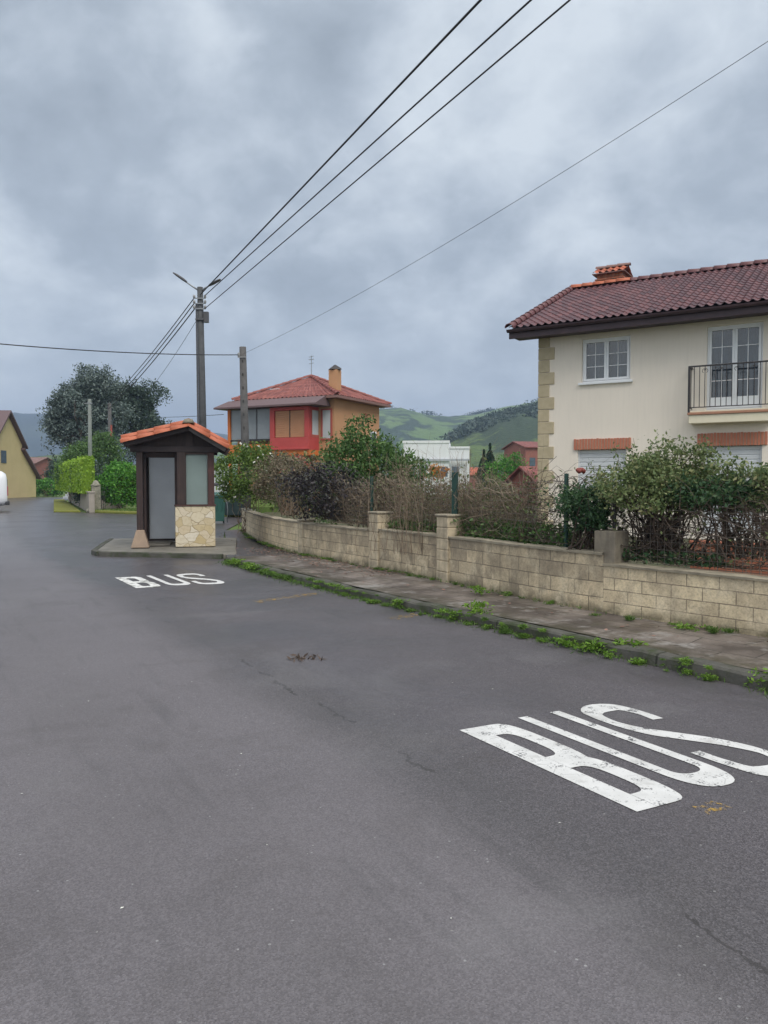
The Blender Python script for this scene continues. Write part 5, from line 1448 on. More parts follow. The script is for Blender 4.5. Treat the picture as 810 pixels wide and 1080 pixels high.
for dz in (-.45, -.65, -.85):
    for sx in (-.2, .22): mb.lathe([(.03, T_.z + dz), (.05, T_.z + dz + .03), (.05, T_.z + dz + .1), (.02, T_.z + dz + .13)], (T_.x + sx, -.135, 0), 8)
mb.build('insulator', M['porcelain'], pole, smooth=True)
mb = MB(); mb.bx(T_.x + .14, T_.x + .32, -.1, .08, T_.z - 1.35, T_.z - .95); mb.bx(T_.x - .16, T_.x + .16, -.16, .16, T_.z - 1.28, T_.z - 1.22); mb.build('junction_box', M['lamp_body'], pole)

P2 = D(260.5, 545, 28); p2t = D(256, 366, 28)
pole2 = empty('utility_pole', (P2.x, P2.y, 0), 0, 'shorter grey bare pole in front of the red house, without lamps', 'utility pole', 'utility poles')
t2 = Vector((p2t.x - P2.x, 0, p2t.z))
mb = MB(); mb.tube([(0, 0, -.1), t2 * .5, t2], [.165, .145, .12], 10); mb.build('shaft', M['pole_grey'], pole2, smooth=True)
mb = MB()
for k in np.linspace(.1, .92, 12): mb.box(t2 * k + Vector((0, -.15 + .03 * k, 0)), (.05, .02, .10))
mb.build('step_slot', M['post_dark'], pole2)
mb = MB(); mb.lathe([(.03, t2.z - .36), (.05, t2.z - .33), (.05, t2.z - .25), (.02, t2.z - .22)], (t2.x - .12, -.12, 0), 8); mb.bx(t2.x - .16, t2.x + .12, -.14, -.1, t2.z - .40, t2.z - .36); mb.build('insulator', M['porcelain'], pole2)
P3 = D(95.5, 530, 50); p3t = D(94.5, 421, 50)
pole3 = empty('utility_pole', (P3.x, P3.y, 0), 0, 'pale slim concrete pole in front of the spreading grey-green tree', 'utility pole', 'utility poles')
mb = MB(); mb.tube([(0, 0, -.1), (p3t.x - P3.x, 0, p3t.z)], [.15, .11], 9); mb.build('shaft', M['pole_pale'], pole3, smooth=True)
mb = MB(); mb.bx(-.25, .25, -.12, -.09, p3t.z - .3, p3t.z - .25); mb.build('bracket', M['steel'], pole3)
P4 = D(117, 530, 60); p4t = D(117, 425, 60)
pole4 = empty('utility_pole', (P4.x, P4.y, 0), 0, 'brownish slim pole half hidden by the trees, right of the pale pole', 'utility pole', 'utility poles')
mb = MB(); mb.tube([(0, 0, -.1), (0, 0, p4t.z)], [.17, .13], 9); mb.build('shaft', M['pole_grey'], pole4, smooth=True)
mb = MB(); mb.bx(.10, .18, -.16, .02, 3.9, 6.0); mb.build('cable_guard', M['red_dull'], pole4)

def cable(a, b, r, sag, label, ext=0.0, group='overhead cables'):
    a = Vector(a); b = Vector(b); b = b + (b - a) * ext; n = 40
    pts = []
    for i in range(n + 1):
        t_ = i / n; p = a.lerp(b, t_); pts.append(p - a - Vector((0, 0, sag * 4 * t_ * (1 - t_))))
    mb = MB(); mb.tube(pts, r, 5)
    o = mb.build('overhead_cable', M['cable'], smooth=True); o.location = a
    return tag(o, label, 'overhead cable', group)
top = Vector((PO.x + T_.x, PO.y, T_.z))
def hit(px, py, h): d = ray(px, py); t_ = (h - EYE) / d.z; return Vector((d.x * t_, d.y * t_, h))
# three conductors passing to the upper right over the road
cable(top + Vector((.05, -.13, -.30)), hit(507, 0, 9.3), .022, .0, 'thick black overhead cable, leftmost of the three crossing the top edge', .6)
cable(top + Vector((.2, -.13, -.36)), hit(560, 0, 9.0), .017, .0, 'black overhead cable, middle one of the three crossing the top edge', .6)
cable(top + Vector((.2, -.13, -.85)), hit(601, 0, 8.7), .015, .0, 'black overhead cable, rightmost of the three crossing the top edge', .6)
cable((P2.x + t2.x, P2.y - .13, t2.z - .28), hit(811, 20, 8.0), .0045, .42, 'thin single overhead wire sloping from the bare grey pole to the upper right edge', .3)
# bundle to the pole among the trees
far = Vector((P4.x, P4.y, p4t.z))
for i, (dz, fz, r, lab) in enumerate(((-.42, .15, .020, 'topmost cable of the bundle running down-left from the lamp pole to the trees'), (-.62, -.15, .022, 'second cable of the bundle running down-left from the lamp pole to the trees'), (-.85, -.45, .024, 'third cable of the bundle running down-left from the lamp pole to the trees'))):
    cable(top + Vector((-.2, -.1, dz)), far + Vector((-.1, 0, fz)), r, .25, lab)
cable(top + Vector((-.1, -.1, -1.25)), far + Vector((.6, 0, -1.3)), .009, .6, 'faint lowest wire sagging below the cable bundle left of the lamp pole')
cable((P2.x + t2.x - .12, P2.y - .12, t2.z - .3), D(-40, 352, 21), .016, .22, 'dark wire crossing level to the left edge from the bare grey pole', .4)
cable(D(236, 437, 38.5), D(160, 440, 60), .014, .05, 'short level wire between the dark tree and the red house')

# ================================================================== HILLS
def hill(name, pts, Y, depth, mat, rough=.04, n=90, m=26, front=.6):
    """ridge profile given as (px, py) at distance Y; rises from the plain in front and falls behind"""
    xs = [p[0] for p in pts]
    V = []
    px = np.linspace(xs[0], xs[-1], n); py = np.interp(px, xs, [p[1] for p in pts])
    f1 = rng.random(8) * 6.28
    for i in range(n):
        q = D(px[i], py[i], Y)
        for j in range(m):
            t_ = j / (m - 1) * 1.7
            prof = math.sin(min(t_, 1) * PI / 2) ** 1.15 if t_ <= 1 else math.cos((t_ - 1) / .7 * PI / 2) ** 1.2
            y = Y - depth + depth * t_
            w = 1 + rough * (math.sin(i * .31 + t_ * 3 + f1[0]) + .6 * math.sin(i * .83 + f1[1] + t_ * 7) + .35 * math.sin(i * 2.1 + f1[2] + t_ * 11)) * (.3 + .7 * abs(math.sin(t_ * PI)))
            sx = q.x * y / Y
            V.append((sx, y, max(-.5, q.z * prof * w + rng.normal() * q.z * .004)))
    mb = MB(); mb.grid(V, n, m)
    o = mb.build(name, M[mat], smooth=True); return struct(o)
hill('hill', [(-330, 452), (-200, 440), (-80, 436), (0, 437), (60, 438), (110, 442), (160, 448), (230, 458), (300, 470), (340, 480)], 1900, 700, 'hill_blue', .012)
hill('hill', [(200, 480), (250, 464), (300, 450), (360, 438), (400, 434.5), (425, 434), (450, 439), (476, 441), (500, 439), (540, 432), (580, 422), (640, 412), (720, 415), (840, 430)], 1000, 420, 'hill_green', .02)
hill('hill', [(420, 482), (450, 474), (478, 463), (500, 450), (525, 442), (555, 435), (580, 428), (640, 428), (760, 452)], 430, 200, 'hill_mid', .03)
hill('hill', [(-40, 502), (20, 483), (60, 480), (110, 488), (180, 492), (230, 497), (260, 503)], 420, 160, 'hill_mid', .03)
# woods along the ridge: too many and too far to count
P = []
for _ in range(420):
    u = rng.random(); px = 470 + 100 * u + rng.normal() * 4
    row = rng.random()
    py = np.interp(px, [470, 500, 525, 555, 580], [466, 450, 442, 435, 428]); q = D(px, py, 430); y = 430 - row * 90
    prof = math.sin((1 - row * 90 / 200) * PI / 2) ** 1.15
    hgt = 3 + 3 * rng.random()
    c = np.array([q.x * y / 430, y, q.z * prof + hgt * .15])
    P.append(c + np.clip(rng.normal(size=(26, 3)), -1.3, 1.3) * np.array([1.7, 1.7, hgt * .28]))
o = leaves('hillside_woods', np.concatenate(P), 1.3, M['leaf_tree_dark']); o['kind'] = 'stuff'
P = []
for k in range(70):
    px = rng.choice([505, 512, 518, 440, 455, 411, 570]) + rng.normal() * 6
    py = np.interp(px, [400, 425, 450, 476, 500, 540, 580], [434.5, 434, 439, 441, 439, 432, 422]); q = D(px, py, 1000)
    hgt = 7 + 7 * rng.random()
    P.append(np.array([q.x, 1000, q.z + hgt * .1]) + np.clip(rng.normal(size=(30, 3)), -1.3, 1.3) * np.array([3.0, 3, hgt * .3]))
o = leaves('ridge_woods', np.concatenate(P), 2.6, M['leaf_tree_dark']); o['kind'] = 'stuff'
# small pale houses on the far slope
for k, (px, py, Y) in enumerate(((434, 461, 800), (425, 465, 790), (446, 464, 780))):
    q = D(px, py, Y)
    simple_house('hillside_house', (q.x, q.y, q.z - 6), R(10 * k), 7, 6, 7.5, 1.5, 'white_far', 'tile_red', ['tiny white house on the far green slope, highest of three', 'tiny white house on the far green slope, leftmost of three', 'tiny white house on the far green slope, nearest the wooded hill'][k])
# windows and a door on the long road side of the pale yellow house
for (y0_, y1_, z0_, z1_, nm) in ((2.0, 3.0, 1.2, 2.5, 'window'), (5.0, 6.0, 0.05, 2.2, 'door'), (8.5, 9.5, 1.2, 2.5, 'window')):
    mb = MB(); mb.bx(-hw - .03, -hw - .004, y0_, y1_, z0_, z1_); w_ = mb.build(nm, M['curtain'] if nm == 'window' else M['wood_red'], yh)
    mb = MB(); mb.bx(-hw - .06, -hw - .031, y0_ - .06, y1_ + .06, z1_, z1_ + .12); mb.build('frame', M['pvc'], w_)
# ================================================================== PLANTS ALONG THE GARDEN WALL
def FLp(px, py, off=.35, z=.11):
    i = near(G(px, py, z)); return WC[i] + WN[i] * off, i
# brown twiggy bush and flowering bush at the bend
p, i = FLp(285, 574, .55)
bush('bush', 'dry brown twiggy bush over the wall bend, left of the purple bush', 'bush', (p[0], p[1], .8), (p[0] - .1, p[1] + .2, 1.68), (.72, .7, .62), 150, 30, .10, .06, 'leaf_brown', 'bushes behind the garden wall', lump=.2, hollow=.55, nst=60, stem_r=.010)
M['leaf_olive'] = L('olive_grey_leaf', [(.15, (.075, .092, .038)), (.5, (.118, .145, .058)), (.9, (.18, .205, .09))])
B = at_y(262, 22.5)
bush('bush', 'rounded light green bush with white flowers at the end of the wall', 'bush', (B[0], B[1], .1), (B[0] + .05, B[1], 1.75), (.95, .9, .95), 240, 34, .12, .085, 'leaf_round', 'bushes behind the garden wall', lump=.12, hollow=.7)
bf = bpy.data.objects['bush' if False else [o.name for o in bpy.data.objects if o.get('label', '').startswith('rounded light green')][0]]
Pq = unit(rng.normal(size=(60, 3))); Pq[:, 1] = -abs(Pq[:, 1])
fp = [leaves('flower', np.zeros((4, 3)) + rng.normal(size=(4, 3)) * .012, .05, M['petal'], bf, aspect=.9)]
for k, q in enumerate(Pq[:34]):
    o = fp[0] if k == 0 else fp[0].copy()
    if k: COL.objects.link(o); o.parent = bf
    o.location = np.array([.05, 0, 1.65]) + q * np.array([1.0, .97, 1.0]); o.rotation_euler = (q[0] * 3, q[2] * 3, q[1] * 5)
p, i = FLp(333, 588, .28)
bush('bush', 'dark purple-leaved bush spilling over the wall', 'bush', (p[0] + .1, p[1] + .12, .85), (p[0], p[1], 1.32), (.80, .6, .68), 210, 32, .12, .06, 'leaf_purple', 'bushes behind the garden wall', lump=.42, hollow=.45, stem_mat='twig_dark', nst=40)
B = at_y(392, 17.2)
bush('shrub', 'tall leafy green shrub in front of the ochre house wall, right of the purple bush', 'shrub', (B[0], B[1], .16), (B[0], B[1], 1.6), (1.15, .8, 1.05), 360, 38, .13, .09, 'leaf_shrub', 'bushes behind the garden wall', lump=.3, hollow=.5, nst=50, aspect=.42, up=.6)
B = at_y(318, 20.5)
bush('shrub', 'olive green shrub between the flowering bush and the purple bush', 'shrub', (B[0], B[1], .16), (B[0], B[1], 1.5), (1.2, .8, .9), 150, 30, .14, .09, 'leaf_bush', 'bushes behind the garden wall', lump=.25, hollow=.5)
p, i = FLp(390, 597, .55)
bush('shrub', 'grey-brown dried shrub behind the pale block pillar', 'shrub', (p[0], p[1], .3), (p[0] - .05, p[1] + .2, 1.30), (.45, .4, .45), 70, 26, .10, .055, 'leaf_brown', 'bushes behind the garden wall', lump=.25, hollow=.4, nst=60, stem_r=.008)

# dead creeper tangled on the fence bays
def tangle(name, label, i0, i1, z0, z1, n, depth, mat, parent_mats=None, leaf=None, nleaf=0, rad=(.0022, .0075), length=(.5, 1.5), drop=.5, up_bias=.0):
    P = WC[i0:i1 + 1]; N = WN[i0:i1 + 1]; c = P[len(P) // 2]
    t = empty(name, (c[0], c[1], z0), 0, label, 'creeper', 'creepers on the garden fence')
    s_ = np.concatenate([[0], np.cumsum(np.linalg.norm(np.diff(P, axis=0), axis=1))]); L_ = s_[-1]
    def at(u, d):
        x = np.interp(u, s_, P[:, 0]) + np.interp(u, s_, N[:, 0]) * d; y = np.interp(u, s_, P[:, 1]) + np.interp(u, s_, N[:, 1]) * d
        return x - c[0], y - c[1]
    paths, rr = [], []
    for _ in range(n):
        u = rng.random() * L_; z = rng.random() ** 1.1 * (z1 - z0); d = .16 + rng.random() * depth
        ang = rng.normal() * .55 + (0 if rng.random() < .6 else PI); ang += up_bias * rng.random()
        L2 = length[0] + rng.random() * (length[1] - length[0]); k = 8; q = []
        for j in range(k):
            x, y = at(u, d); q.append((x, y, z))
            step = L2 / (k - 1); u += math.cos(ang) * step; z += math.sin(ang) * step; ang += rng.normal() * .33; d += rng.normal() * .025
            d = max(.05, min(depth + .2, d))
            if z > (z1 - z0): ang -= .5 * np.sign(math.cos(ang) or 1)
            if z < 0: z = .01; ang += .4 * np.sign(math.cos(ang) or 1)
            u = min(max(u, 0), L_)
        paths.append(np.array(q) + rng.normal(size=(k, 3)) * .006); rr.append(rad[0] + rng.random() ** 3 * (rad[1] - rad[0]))
    twig_mesh('twigs', paths, rr, M[mat], t)
    if nleaf:
        A = np.concatenate(paths); A = A[rng.integers(0, len(A), nleaf)] + rng.normal(size=(nleaf, 3)) * .03
        leaves('foliage', A, .05, M[leaf], t)
    return t
ia, ib, ic, id_, ie = near((1.75, 9.9)), near((1.0, 11.3)), near((-.24, 13.4)), near((-1.2, 15.0)), near((.4, 12.3))
tangle('dead_creeper', 'dry brown creeper on the fence between the thick green post and the tan corner stones', ia, ib, .84, 1.50, 400, .35, 'twig', leaf='leaf_olive', nleaf=700)
tangle('dead_creeper', 'dense brown creeper between the thick green post and the pale block pillar', ib, ic, .82, 1.52, 560, .5, 'twig', leaf='leaf_olive', nleaf=1300)
tangle('dead_creeper', 'brown creeper hanging between the purple bush and the pale block pillar', ic, id_, .8, 1.5, 360, .5, 'twig', leaf='leaf_brown', nleaf=500)
# tall bare suckers standing above the tangle
B = at_y(470, 12.2)
t = empty('bare_shrub', (B[0], B[1], .16), 0, 'leafless grey shrub with upright twigs in front of the white building', 'shrub', 'bushes behind the garden wall')
paths = []; rr = []
for _ in range(150):
    a = rng.normal(size=2) * np.array([.55, .25]); h = .8 + rng.random() * .9; k = 7
    q = np.column_stack([a[0] + np.cumsum(rng.normal(size=k) * .03), a[1] + np.cumsum(rng.normal(size=k) * .03), .3 + np.linspace(0, h, k)]); paths.append(q); rr.append(.003 + rng.random() * .003)
    for _ in range(3):
        j = rng.integers(2, k); d = rng.normal(size=3) * .14; d[2] = abs(d[2]) + .05
        paths.append(q[j] + np.linspace(0, 1, 4)[:, None] * d); rr.append(.002)
twig_mesh('twigs', paths, rr, M['twig'], t)
# grey-brown mid hedge further back in the garden, seen through the fence
for (pa, pb, Y, zt_, lab, mt) in ((405, 505, 15.5, 1.55, 'brownish garden hedge behind the thick green fence post', 'leaf_olive'), (495, 548, 14.5, 1.6, 'olive garden hedge just left of the tan corner stones', 'leaf_olive')):
    a = at_y(pa, Y); b = at_y(pb, Y); cx = (a[0] + b[0]) / 2
    bush('hedge', lab, 'hedge', (cx, Y, .16), (cx, Y, .85), ((b[0] - a[0]) / 2 + .2, .45, .72), 170, 26, .12, .07, mt, 'bushes behind the garden wall', lump=.15, hollow=.5, nst=60, bottom=-1)
# low green growth on the soil along the fence
def lowgreen(label, i0, i1, n, h, mat):
    c = WC[(i0 + i1) // 2]; t = empty('ground_cover', (c[0], c[1], .5), 0, label, 'ground cover', 'green growth along the fence foot'); 
    j = rng.integers(i0, i1 + 1, n); d = .17 + rng.random(n) * .3; q = WC[j] + WN[j] * d[:, None] + rng.normal(size=(n, 2)) * .06 - c
    z = .12 + rng.random(n) ** 1.6 * h + .10
    leaves('foliage', np.column_stack([q, z]), .055, M[mat], t)
    return t
lowgreen('green ground cover along the wall top between the thick post and the cream house corner', near((2.0, 9.4)), near((.95, 11.4)), 4200, .34, 'leaf_shrub')
lowgreen('green ground cover along the wall top left of the rough tan pillar', near((.85, 11.6)), near((-.1, 13.1)), 3000, .24, 'leaf_shrub')
lowgreen('green ground cover at the foot of the big bush by the grey pillar', near((3.2, 7.9)), near((2.5, 8.7)), 700, .12, 'leaf_ivy')

# the big green bush and its neighbours
def bigbush(name, label, px, Y, zc, rad, ncl, per, spread, size, nst, bottom=-.35, hollow=.35, mat='leaf_bush', lump=.35, base_z=.78):
    B = at_y(px, Y)
    return bush(name, label, 'bush', (B[0] + .05, B[1] + .12, base_z), (B[0], B[1], zc), rad, ncl, per, spread, size, mat, 'bushes behind the garden wall', lump=lump, hollow=hollow, nst=nst, stem_mat='twig_dark', bottom=bottom, stem_r=.012)
bb = bigbush('bush', 'big arching green bush over the low cream wall, in front of the house', 697, 8.75, 1.46, (.68, .5, .50), 360, 40, .09, .043, 100, lump=.28)
B = at_y(690, 8.75)
# long sprays out of the bush top
def spray(root, pts_px, Y, n, mat, size=.045):
    base = root.location.copy()
    P = []; paths = []
    for (x0, y0, x1, y1) in pts_px:
        a = D(x0, y0, Y) - base; b = D(x1, y1, Y + rng.normal() * .15) - base
        p = branch_path(tuple(a), tuple(b), 9, .05, .06); paths.append(p)
        m = n; u = rng.random(m); q = np.array([[np.interp(v, np.linspace(0, 1, 9), p[:, k]) for k in range(3)] for v in u]) + rng.normal(size=(m, 3)) * .03
        P.append(q)
    twig_mesh('spray_stem', paths, [.005] * len(paths), M['twig_dark'], root)
    leaves('spray_foliage', np.concatenate(P), size, M[mat], root)
spray(bb, [(665, 505, 668, 462), (668, 508, 690, 470), (690, 495, 716, 461), (655, 505, 648, 470), (730, 505, 752, 478), (640, 512, 622, 488), (700, 500, 722, 470), (675, 500, 684, 480)], 8.75, 42, 'leaf_bush')
bigbush('bush', 'green bush at the right edge over the low cream wall', 812, 8.15, 1.46, (.46, .42, .38), 140, 34, .08, .05, 40)
bigbush('bush', 'leafy climber hanging over the grey rendered pillar', 622, 9.15, 1.27, (.32, .26, .33), 130, 32, .075, .048, 40, mat='leaf_ivy', bottom=-.9)
bigbush('bush', 'thin leafy climber linking the big arching bush and the right-edge bush', 765, 8.2, 1.42, (.46, .32, .24), 120, 34, .075, .048, 30, mat='leaf_ivy')
tangle('dead_creeper', 'dark twiggy creeper under the big green bush on the low cream wall', near((4.1, 6.7)), near((2.55, 8.65)), .70, 1.35, 430, .45, 'twig_dark', leaf='leaf_bush', nleaf=350)
tangle('dead_creeper', 'sparse thorny creeper against the white house wall, left of the grey pillar', near((2.5, 8.75)), near((1.7, 9.95)), .84, 1.6, 190, .25, 'twig_dark', leaf='leaf_bush', nleaf=420)
# red rose bloom
q = D(612, 495, 8.9)
mb = MB()
for k in range(9):
    a = k * 2.4; r_ = .012 + .004 * k
    mb.lathe([(.004, -.03), (.025, -.01), (.03, .012), (.018, .02)], (r_ * math.cos(a), r_ * math.sin(a), -.003 * k), 6)
o = mb.build('rose', M['petal_red'], smooth=True); o.location = q; tag(o, 'faded red rose bloom on the climber above the grey pillar', 'flower')

# ================================================================== WEEDS ALONG KERB AND WALL FOOT
def weed_proto(kind):
    """ragged weeds: stems arching out of one root with leaves along them, or a spiky tuft"""
    P, O, Sz = [], [], []
    if kind < 3:
        ns = (26, 18, 34)[kind]; R_ = (.15, .20, .12)[kind]; H_ = (.17, .09, .13)[kind]
        for _ in range(ns):
            a = rng.random() * 6.283; l = R_ * (.35 + .8 * rng.random()); h = H_ * (.3 + .8 * rng.random())
            for u in np.linspace(.3, 1, 7):
                c = np.array([math.cos(a) * l * u, math.sin(a) * l * u, h * math.sin(u * 2.0) + .01]) + rng.normal(size=3) * .012
                c[2] = max(c[2], .008); P.append(c); O.append([math.cos(a), math.sin(a), .4])
        P = np.array(P); return leaf_arrays(P, (.045, .05, .036)[kind], up=.35, aspect=.5, outward=unit(np.array(O)), ow=.6)
    n = 150; a = rng.random(n) * 6.283; d = rng.random(n) * (.05, .09, .14)[kind - 3]; h = .035 + .05 * rng.random(n)
    P = np.column_stack([d * np.cos(a), d * np.sin(a), h])
    return leaf_arrays(P, (.13, .11, .09)[kind - 3], up=1.2, aspect=.09, outward=unit(np.column_stack([np.cos(a), np.sin(a), np.full(n, .8)])), ow=.55)
PROT = []
for k in range(6):
    V1, F1 = weed_proto(k); V1[:, 2] = np.maximum(V1[:, 2], .002)
    PROT.append(npmesh('foliage', V1, F1, M['leaf_weed' if k < 3 else 'leaf_grass']))
wi = [0]
def weed(x, y, z, s_, kind, label, group):
    src = PROT[kind]; o = src if not src.get('used') else src.copy()
    if src.get('used'): COL.objects.link(o)
    src['used'] = 1
    o.name = 'weed_clump'; o.location = (x, y, z); o.scale = (s_, s_, s_ * (.45 + .4 * rng.random())); o.rotation_euler = (0, 0, rng.random() * 6.28)
    if 'used' in o and o is not src: del o['used']
    tag(o, label, 'weeds', group)
GK = 'weed clumps along the kerb'
LK = 'small green weed tuft growing in the gutter along the mossy kerb'
big = [((497, 657), 1.49, 0, 'bright bushy weed clump at the kerb, below the rough tan pillar'), ((529, 668), 0.78, 3, 'yellowish grass tuft at the kerb just right of the bright bushy clump'), ((600, 684), 1.30, 1, 'broad green weed clump at the kerb, left end of the long weedy stretch'),
       ((625, 690), 1.04, 2, 'low leafy weed in the middle of the long weedy kerb stretch'), ((660, 694), 1.37, 0, 'tall vivid weed clump in the weedy kerb stretch, below the big bush'), ((683, 699), 1.04, 4, 'spiky grass tuft beside the tall vivid weed clump at the kerb'),
       ((717, 706), 0.72, 1, 'small lone bright weed at the kerb, right of the weedy stretch'), ((803, 727), 1.04, 2, 'leafy weed at the kerb by the right edge')]
for (px, py), s_, k, lab in big:
    x, y = G(px, py); weed(x + .03, y + .05, .0, s_, k, lab, GK)
for k in range(120):
    u = rng.random() ** .8; px = 236 + (800 - 236) * (u if k % 2 else u * .62)
    i = int(np.argmin([abs(405 + 811 * q[0] / q[1] - px) for q in KC[8:]])) + 8
    q = KC[i] - KN[i] * (.02 + .08 * rng.random())
    weed(q[0] + rng.normal() * .02, q[1] + rng.normal() * .02, .0 if k % 3 else .09, .2 + .6 * rng.random() ** 2, int(rng.integers(0, 6)), LK, GK)
for k in range(46):    # lush grass along the far end of the kerb
    u = rng.random(); q0 = KC[-1] + (KC[-13] - KC[-1]) * u; i = int(np.argmin(np.linalg.norm(KC - q0, axis=1)))
    q = KC[i] - KN[i] * (-.06 + .16 * rng.random())
    weed(q[0] + rng.normal() * .04, q[1] + rng.normal() * .1, .03, .5 + .4 * rng.random(), 3 + int(rng.integers(0, 3)) if k % 3 else 0, 'grass tuft in the lush strip at the far end of the kerb near the shelter', GK)
GW = 'weed clumps at the wall foot'
for (px, py), s_, k, lab in (((507, 628), .8, 0, 'bright green weed at the wall foot, right of the rough tan pillar'), ((584, 637), .5, 2, 'little weed at the wall foot left of the grey pillar'), ((664, 655), .7, 4, 'dry grassy weed at the wall foot under the big bush'),
                        ((722, 664), .8, 1, 'spreading green weed at the wall foot, left of a second one near the right edge'), ((752, 668), .8, 3, 'grass patch at the wall foot near the right edge'), ((628, 650), .5, 5, 'thin grass at the wall foot below the grey pillar')):
    x, y = G(px, py, .11); weed(x, y, .11, s_, k, lab, GW)
for k in range(90):
    i = int(rng.integers(6, len(WC) - 4)); q = WC[i] - WN[i] * (.03 + .10 * rng.random())
    weed(q[0], q[1],   .105, .2 + .5 * rng.random() ** 2, int(rng.integers(0, 6)), 'tiny weed growing where the pavement meets the garden wall', GW)
# fine grass and moss in the gutter and along the wall foot: nobody could count it
n = 9000; i = rng.integers(10, len(KC) - 1, n); den = .5 + .5 * np.sin(s[i] * 2.3) * np.sin(s[i] * .9 + 1) + .6 * (i > len(KC) - 22); k = rng.random(n) < np.clip(den, .08, 1); i = i[k]
q = KC[i] - KN[i] * (np.abs(rng.normal(size=len(i))) * .045 - .02)[:, None] + rng.normal(size=(len(i), 2)) * .07
q = KC[i] + (q - KC[i]); P = np.column_stack([q, .012 + .02 * rng.random(len(i))])
o = leaves('gutter_grass', P, .055, M['leaf_grass'], up=.9, aspect=.14); o['kind'] = 'stuff'
i = rng.integers(4, len(WC) - 4, 5200); k = rng.random(len(i)) < np.clip(.5 + .6 * np.sin(i * .31) * np.sin(i * .11 + 2), .06, 1); i = i[k]
q = WC[i] - WN[i] * (np.abs(rng.normal(size=len(i))) * .05)[:, None] + rng.normal(size=(len(i), 2)) * .05
o = leaves('wall_foot_grass', np.column_stack([q, .125 + .02 * rng.random(len(i))]), .055, M['leaf_grass'], up=.9, aspect=.14); o['kind'] = 'stuff'
# fallen leaves on the pavement
n = 900; u = rng.random(n)
i = np.where(rng.random(n) < .75, rng.integers(near((.3, 12.4)), near((-2.4, 17.4)), n), rng.integers(4, len(WC) - 8, n))
q = WC[i] - WN[i] * (.05 + np.abs(rng.normal(size=n)) * .45)[:, None]
P = np.column_stack([q, np.full(n, .128)])
o = leaves('leaf_litter', P, .055, M['leaf_litter'], up=0, aspect=.6); o['kind'] = 'stuff'
V = np.array([v.co[:] for v in o.data.vertices]); zc = np.repeat(P[:, 2], 4); V[:, 2] = zc + (V[:, 2] - zc) * .25; o.data.vertices.foreach_set('co', V.astype(np.float32).ravel()); o.data.update()
# grit and bits on the road
n = 120; xs = rng.normal(size=(n, 2)) * np.array([2.6, 4.5]) + np.array([0, 7]); ok = np.array([1.05 * (x + .60 * y - 2.15) < 5 and x + .72 * y < 6.4 for x, y in xs]); xs = xs[ok]
P = np.column_stack([xs, np.full(len(xs), .006)]); o = leaves('road_grit', P, .013, M['petal'], up=0, aspect=.8); o['kind'] = 'stuff'
V = np.array([v.co[:] for v in o.data.vertices]); V[:, 2] = .004 + np.abs(V[:, 2] - .006) * .3; o.data.vertices.foreach_set('co', V.astype(np.float32).ravel()); o.data.update()
# wet leaf clot on the asphalt
q = G(322, 695)
V1 = np.column_stack([rng.normal(size=40) * .09 + q[0], rng.normal(size=40) * .05 + q[1], np.full(40, .012)])
o = leaves('fallen_twig', V1 - np.array([q[0], q[1], 0]), .07, M['twig_dark'], up=0, aspect=.25); o.location = (q[0], q[1], 0); tag(o, 'dark clot of wet twigs lying on the asphalt in mid road', 'debris')
# grass strip on the verges across the junction
n = 5000; pol = np.array(verge); w = rng.dirichlet(np.ones(len(pol)), n); w = w ** 1.6; w /= w.sum(1, keepdims=True); q = w @ pol
o = leaves('verge_grass', np.column_stack([q, np.full(n, .15)]), .10, M['leaf_grass'], up=1.5, aspect=.2); o['kind'] = 'stuff'
# ================================================================== AIR, SKY, SUN, CAMERA
mb = MB(); mb.bx(-2600, 2600, -40, 3000, -1.2, 190)
hz = mb.build('haze', []); hz['kind'] = 'stuff'
hm = bpy.data.materials.new('valley_haze'); hm.use_nodes = True; nt = hm.node_tree; nt.nodes.clear()
ou = nt.nodes.new('ShaderNodeOutputMaterial'); pvn = nt.nodes.new('ShaderNodeVolumePrincipled')
pvn.inputs['Color'].default_value = (.52, .67, .95, 1); pvn.inputs['Density'].default_value = HAZE
pvn.inputs['Anisotropy'].default_value = .1
nt.links.new(pvn.outputs[0], ou.inputs['Volume']); hz.data.materials.append(hm)

world = bpy.data.worlds.new('World'); scene.world = world; world.use_nodes = True
wt = world.node_tree; wt.nodes.clear()
class WT(NT):
    def __init__(self): self.t = wt
t = WT()
SUN_EL, SUN_AZ = 48, 150     # degrees; azimuth clockwise from +Y
ni = t.n('ShaderNodeTexSky', sky_type='NISHITA'); ni.sun_disc = False; ni.sun_elevation = R(SUN_EL); ni.sun_rotation = R(SUN_AZ)
co = t.coord('Generated')
s = t.sep(co)
zz = t.math('MAXIMUM', s[2], 0.0)
den = t.math('ADD', zz, .50)
cb = t.n('ShaderNodeCombineXYZ'); t.l(t.math('DIVIDE', s[0], den), cb.inputs[0]); t.l(t.math('DIVIDE', s[1], den), cb.inputs[1])
v = t.mapping(cb.outputs[0], (1.9, 1.9, 1), (0, 0, .4), (1.35, .4, .2))
n1 = t.noise(v, 1.5, 6, .50, .35); n2 = t.noise(v, 4.2, 5, .55, .3)
n3 = t.noise(v, 11.0, 5, .6, .4)
f = t.math('ADD', t.math('MULTIPLY', n1, .66), t.math('ADD', t.math('MULTIPLY', n2, .24), t.math('MULTIPLY', n3, .10)))
cl = t.ramp(f, [(.37, (.290, .333, .382)), (.46, (.365, .416, .474)), (.53, (.470, .525, .585)), (.62, (.61, .665, .715))])
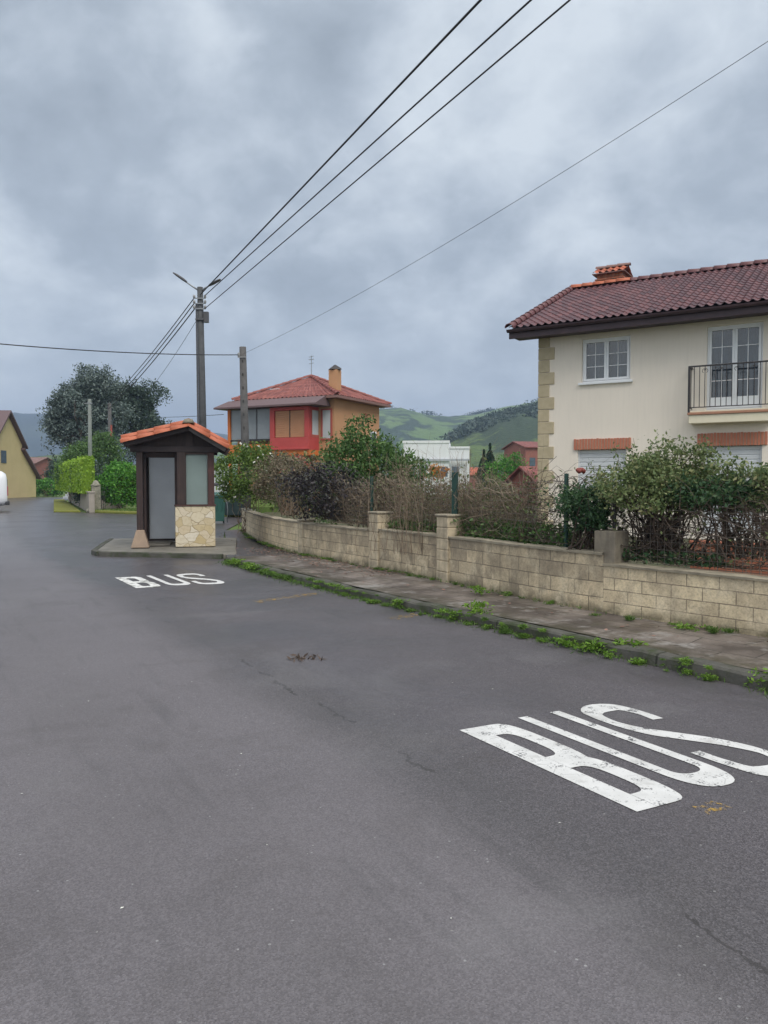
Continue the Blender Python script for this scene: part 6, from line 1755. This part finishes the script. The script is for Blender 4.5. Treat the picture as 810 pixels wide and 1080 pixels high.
# the overcast is brighter towards the zenith and has a pale band low down
el = t.n('ShaderNodeMapRange'); el.inputs['From Min'].default_value = .50; el.inputs['From Max'].default_value = .95; el.inputs['To Min'].default_value = 1.0; el.inputs['To Max'].default_value = ZEN
t.l(s[2], el.inputs['Value'])
bk = t.n('ShaderNodeMapRange'); bk.inputs['From Min'].default_value = .25; bk.inputs['From Max'].default_value = -.6; bk.inputs['To Min'].default_value = 1.0; bk.inputs['To Max'].default_value = BACK
t.l(s[1], bk.inputs['Value'])
lo = t.ramp(zz, [(0.0, 1.0), (.10, .75), (.24, 0.0)])
cl = t.mix(t.math('MULTIPLY', lo, .62), cl, (.475, .535, .60))
hi = t.math('MULTIPLY', el.outputs[0], bk.outputs[0])
cl = t.mix(1.0, cl, t.mix(t.math('MULTIPLY_ADD', hi, .8, -.8, clamp=True), (1, 1, 1), (1.12, 1.0, .88)), 'MULTIPLY')
cl = t.mix(1.0, cl, hi, 'MULTIPLY')
cl = t.mix(1.0, cl, 10.0, 'MULTIPLY')
c = t.mix(.93, ni.outputs[0], cl)
bg = t.n('ShaderNodeBackground'); bg.inputs['Strength'].default_value = SKY_S; t.l(c, bg.inputs['Color'])
wo = t.n('ShaderNodeOutputWorld'); t.l(bg.outputs[0], wo.inputs['Surface'])

ld = bpy.data.lights.new('sun', 'SUN'); ld.energy = SUN_S; ld.angle = R(30); ld.color = (1, .96, .9)
sun = bpy.data.objects.new('sun', ld); COL.objects.link(sun)
d = Vector((math.sin(R(SUN_AZ)) * math.cos(R(SUN_EL)), math.cos(R(SUN_AZ)) * math.cos(R(SUN_EL)), math.sin(R(SUN_EL))))
sun.rotation_euler = d.to_track_quat('Z', 'Y').to_euler(); sun.location = d * 30

cd = bpy.data.cameras.new('camera'); cam = bpy.data.objects.new('camera', cd); COL.objects.link(cam)
cam.location = (0, 0, EYE); cam.rotation_euler = (PI / 2 - PITCH, 0, 0)
cd.sensor_fit = 'VERTICAL'; cd.sensor_height = 36.0; cd.lens = 36.0 * F_PX / 1080.0; cd.clip_start = .05; cd.clip_end = 8000
scene.camera = cam
scene.view_settings.view_transform = 'Standard'; scene.view_settings.look = 'None'; scene.view_settings.gamma = 1
scene.view_settings.exposure = EXPO; scene.view_settings.use_curve_mapping = False
scene.cycles.max_bounces = 8; scene.cycles.transparent_max_bounces = 24; scene.cycles.volume_bounces = 0
scene.cycles.use_denoising = True
scene.render.film_transparent = False
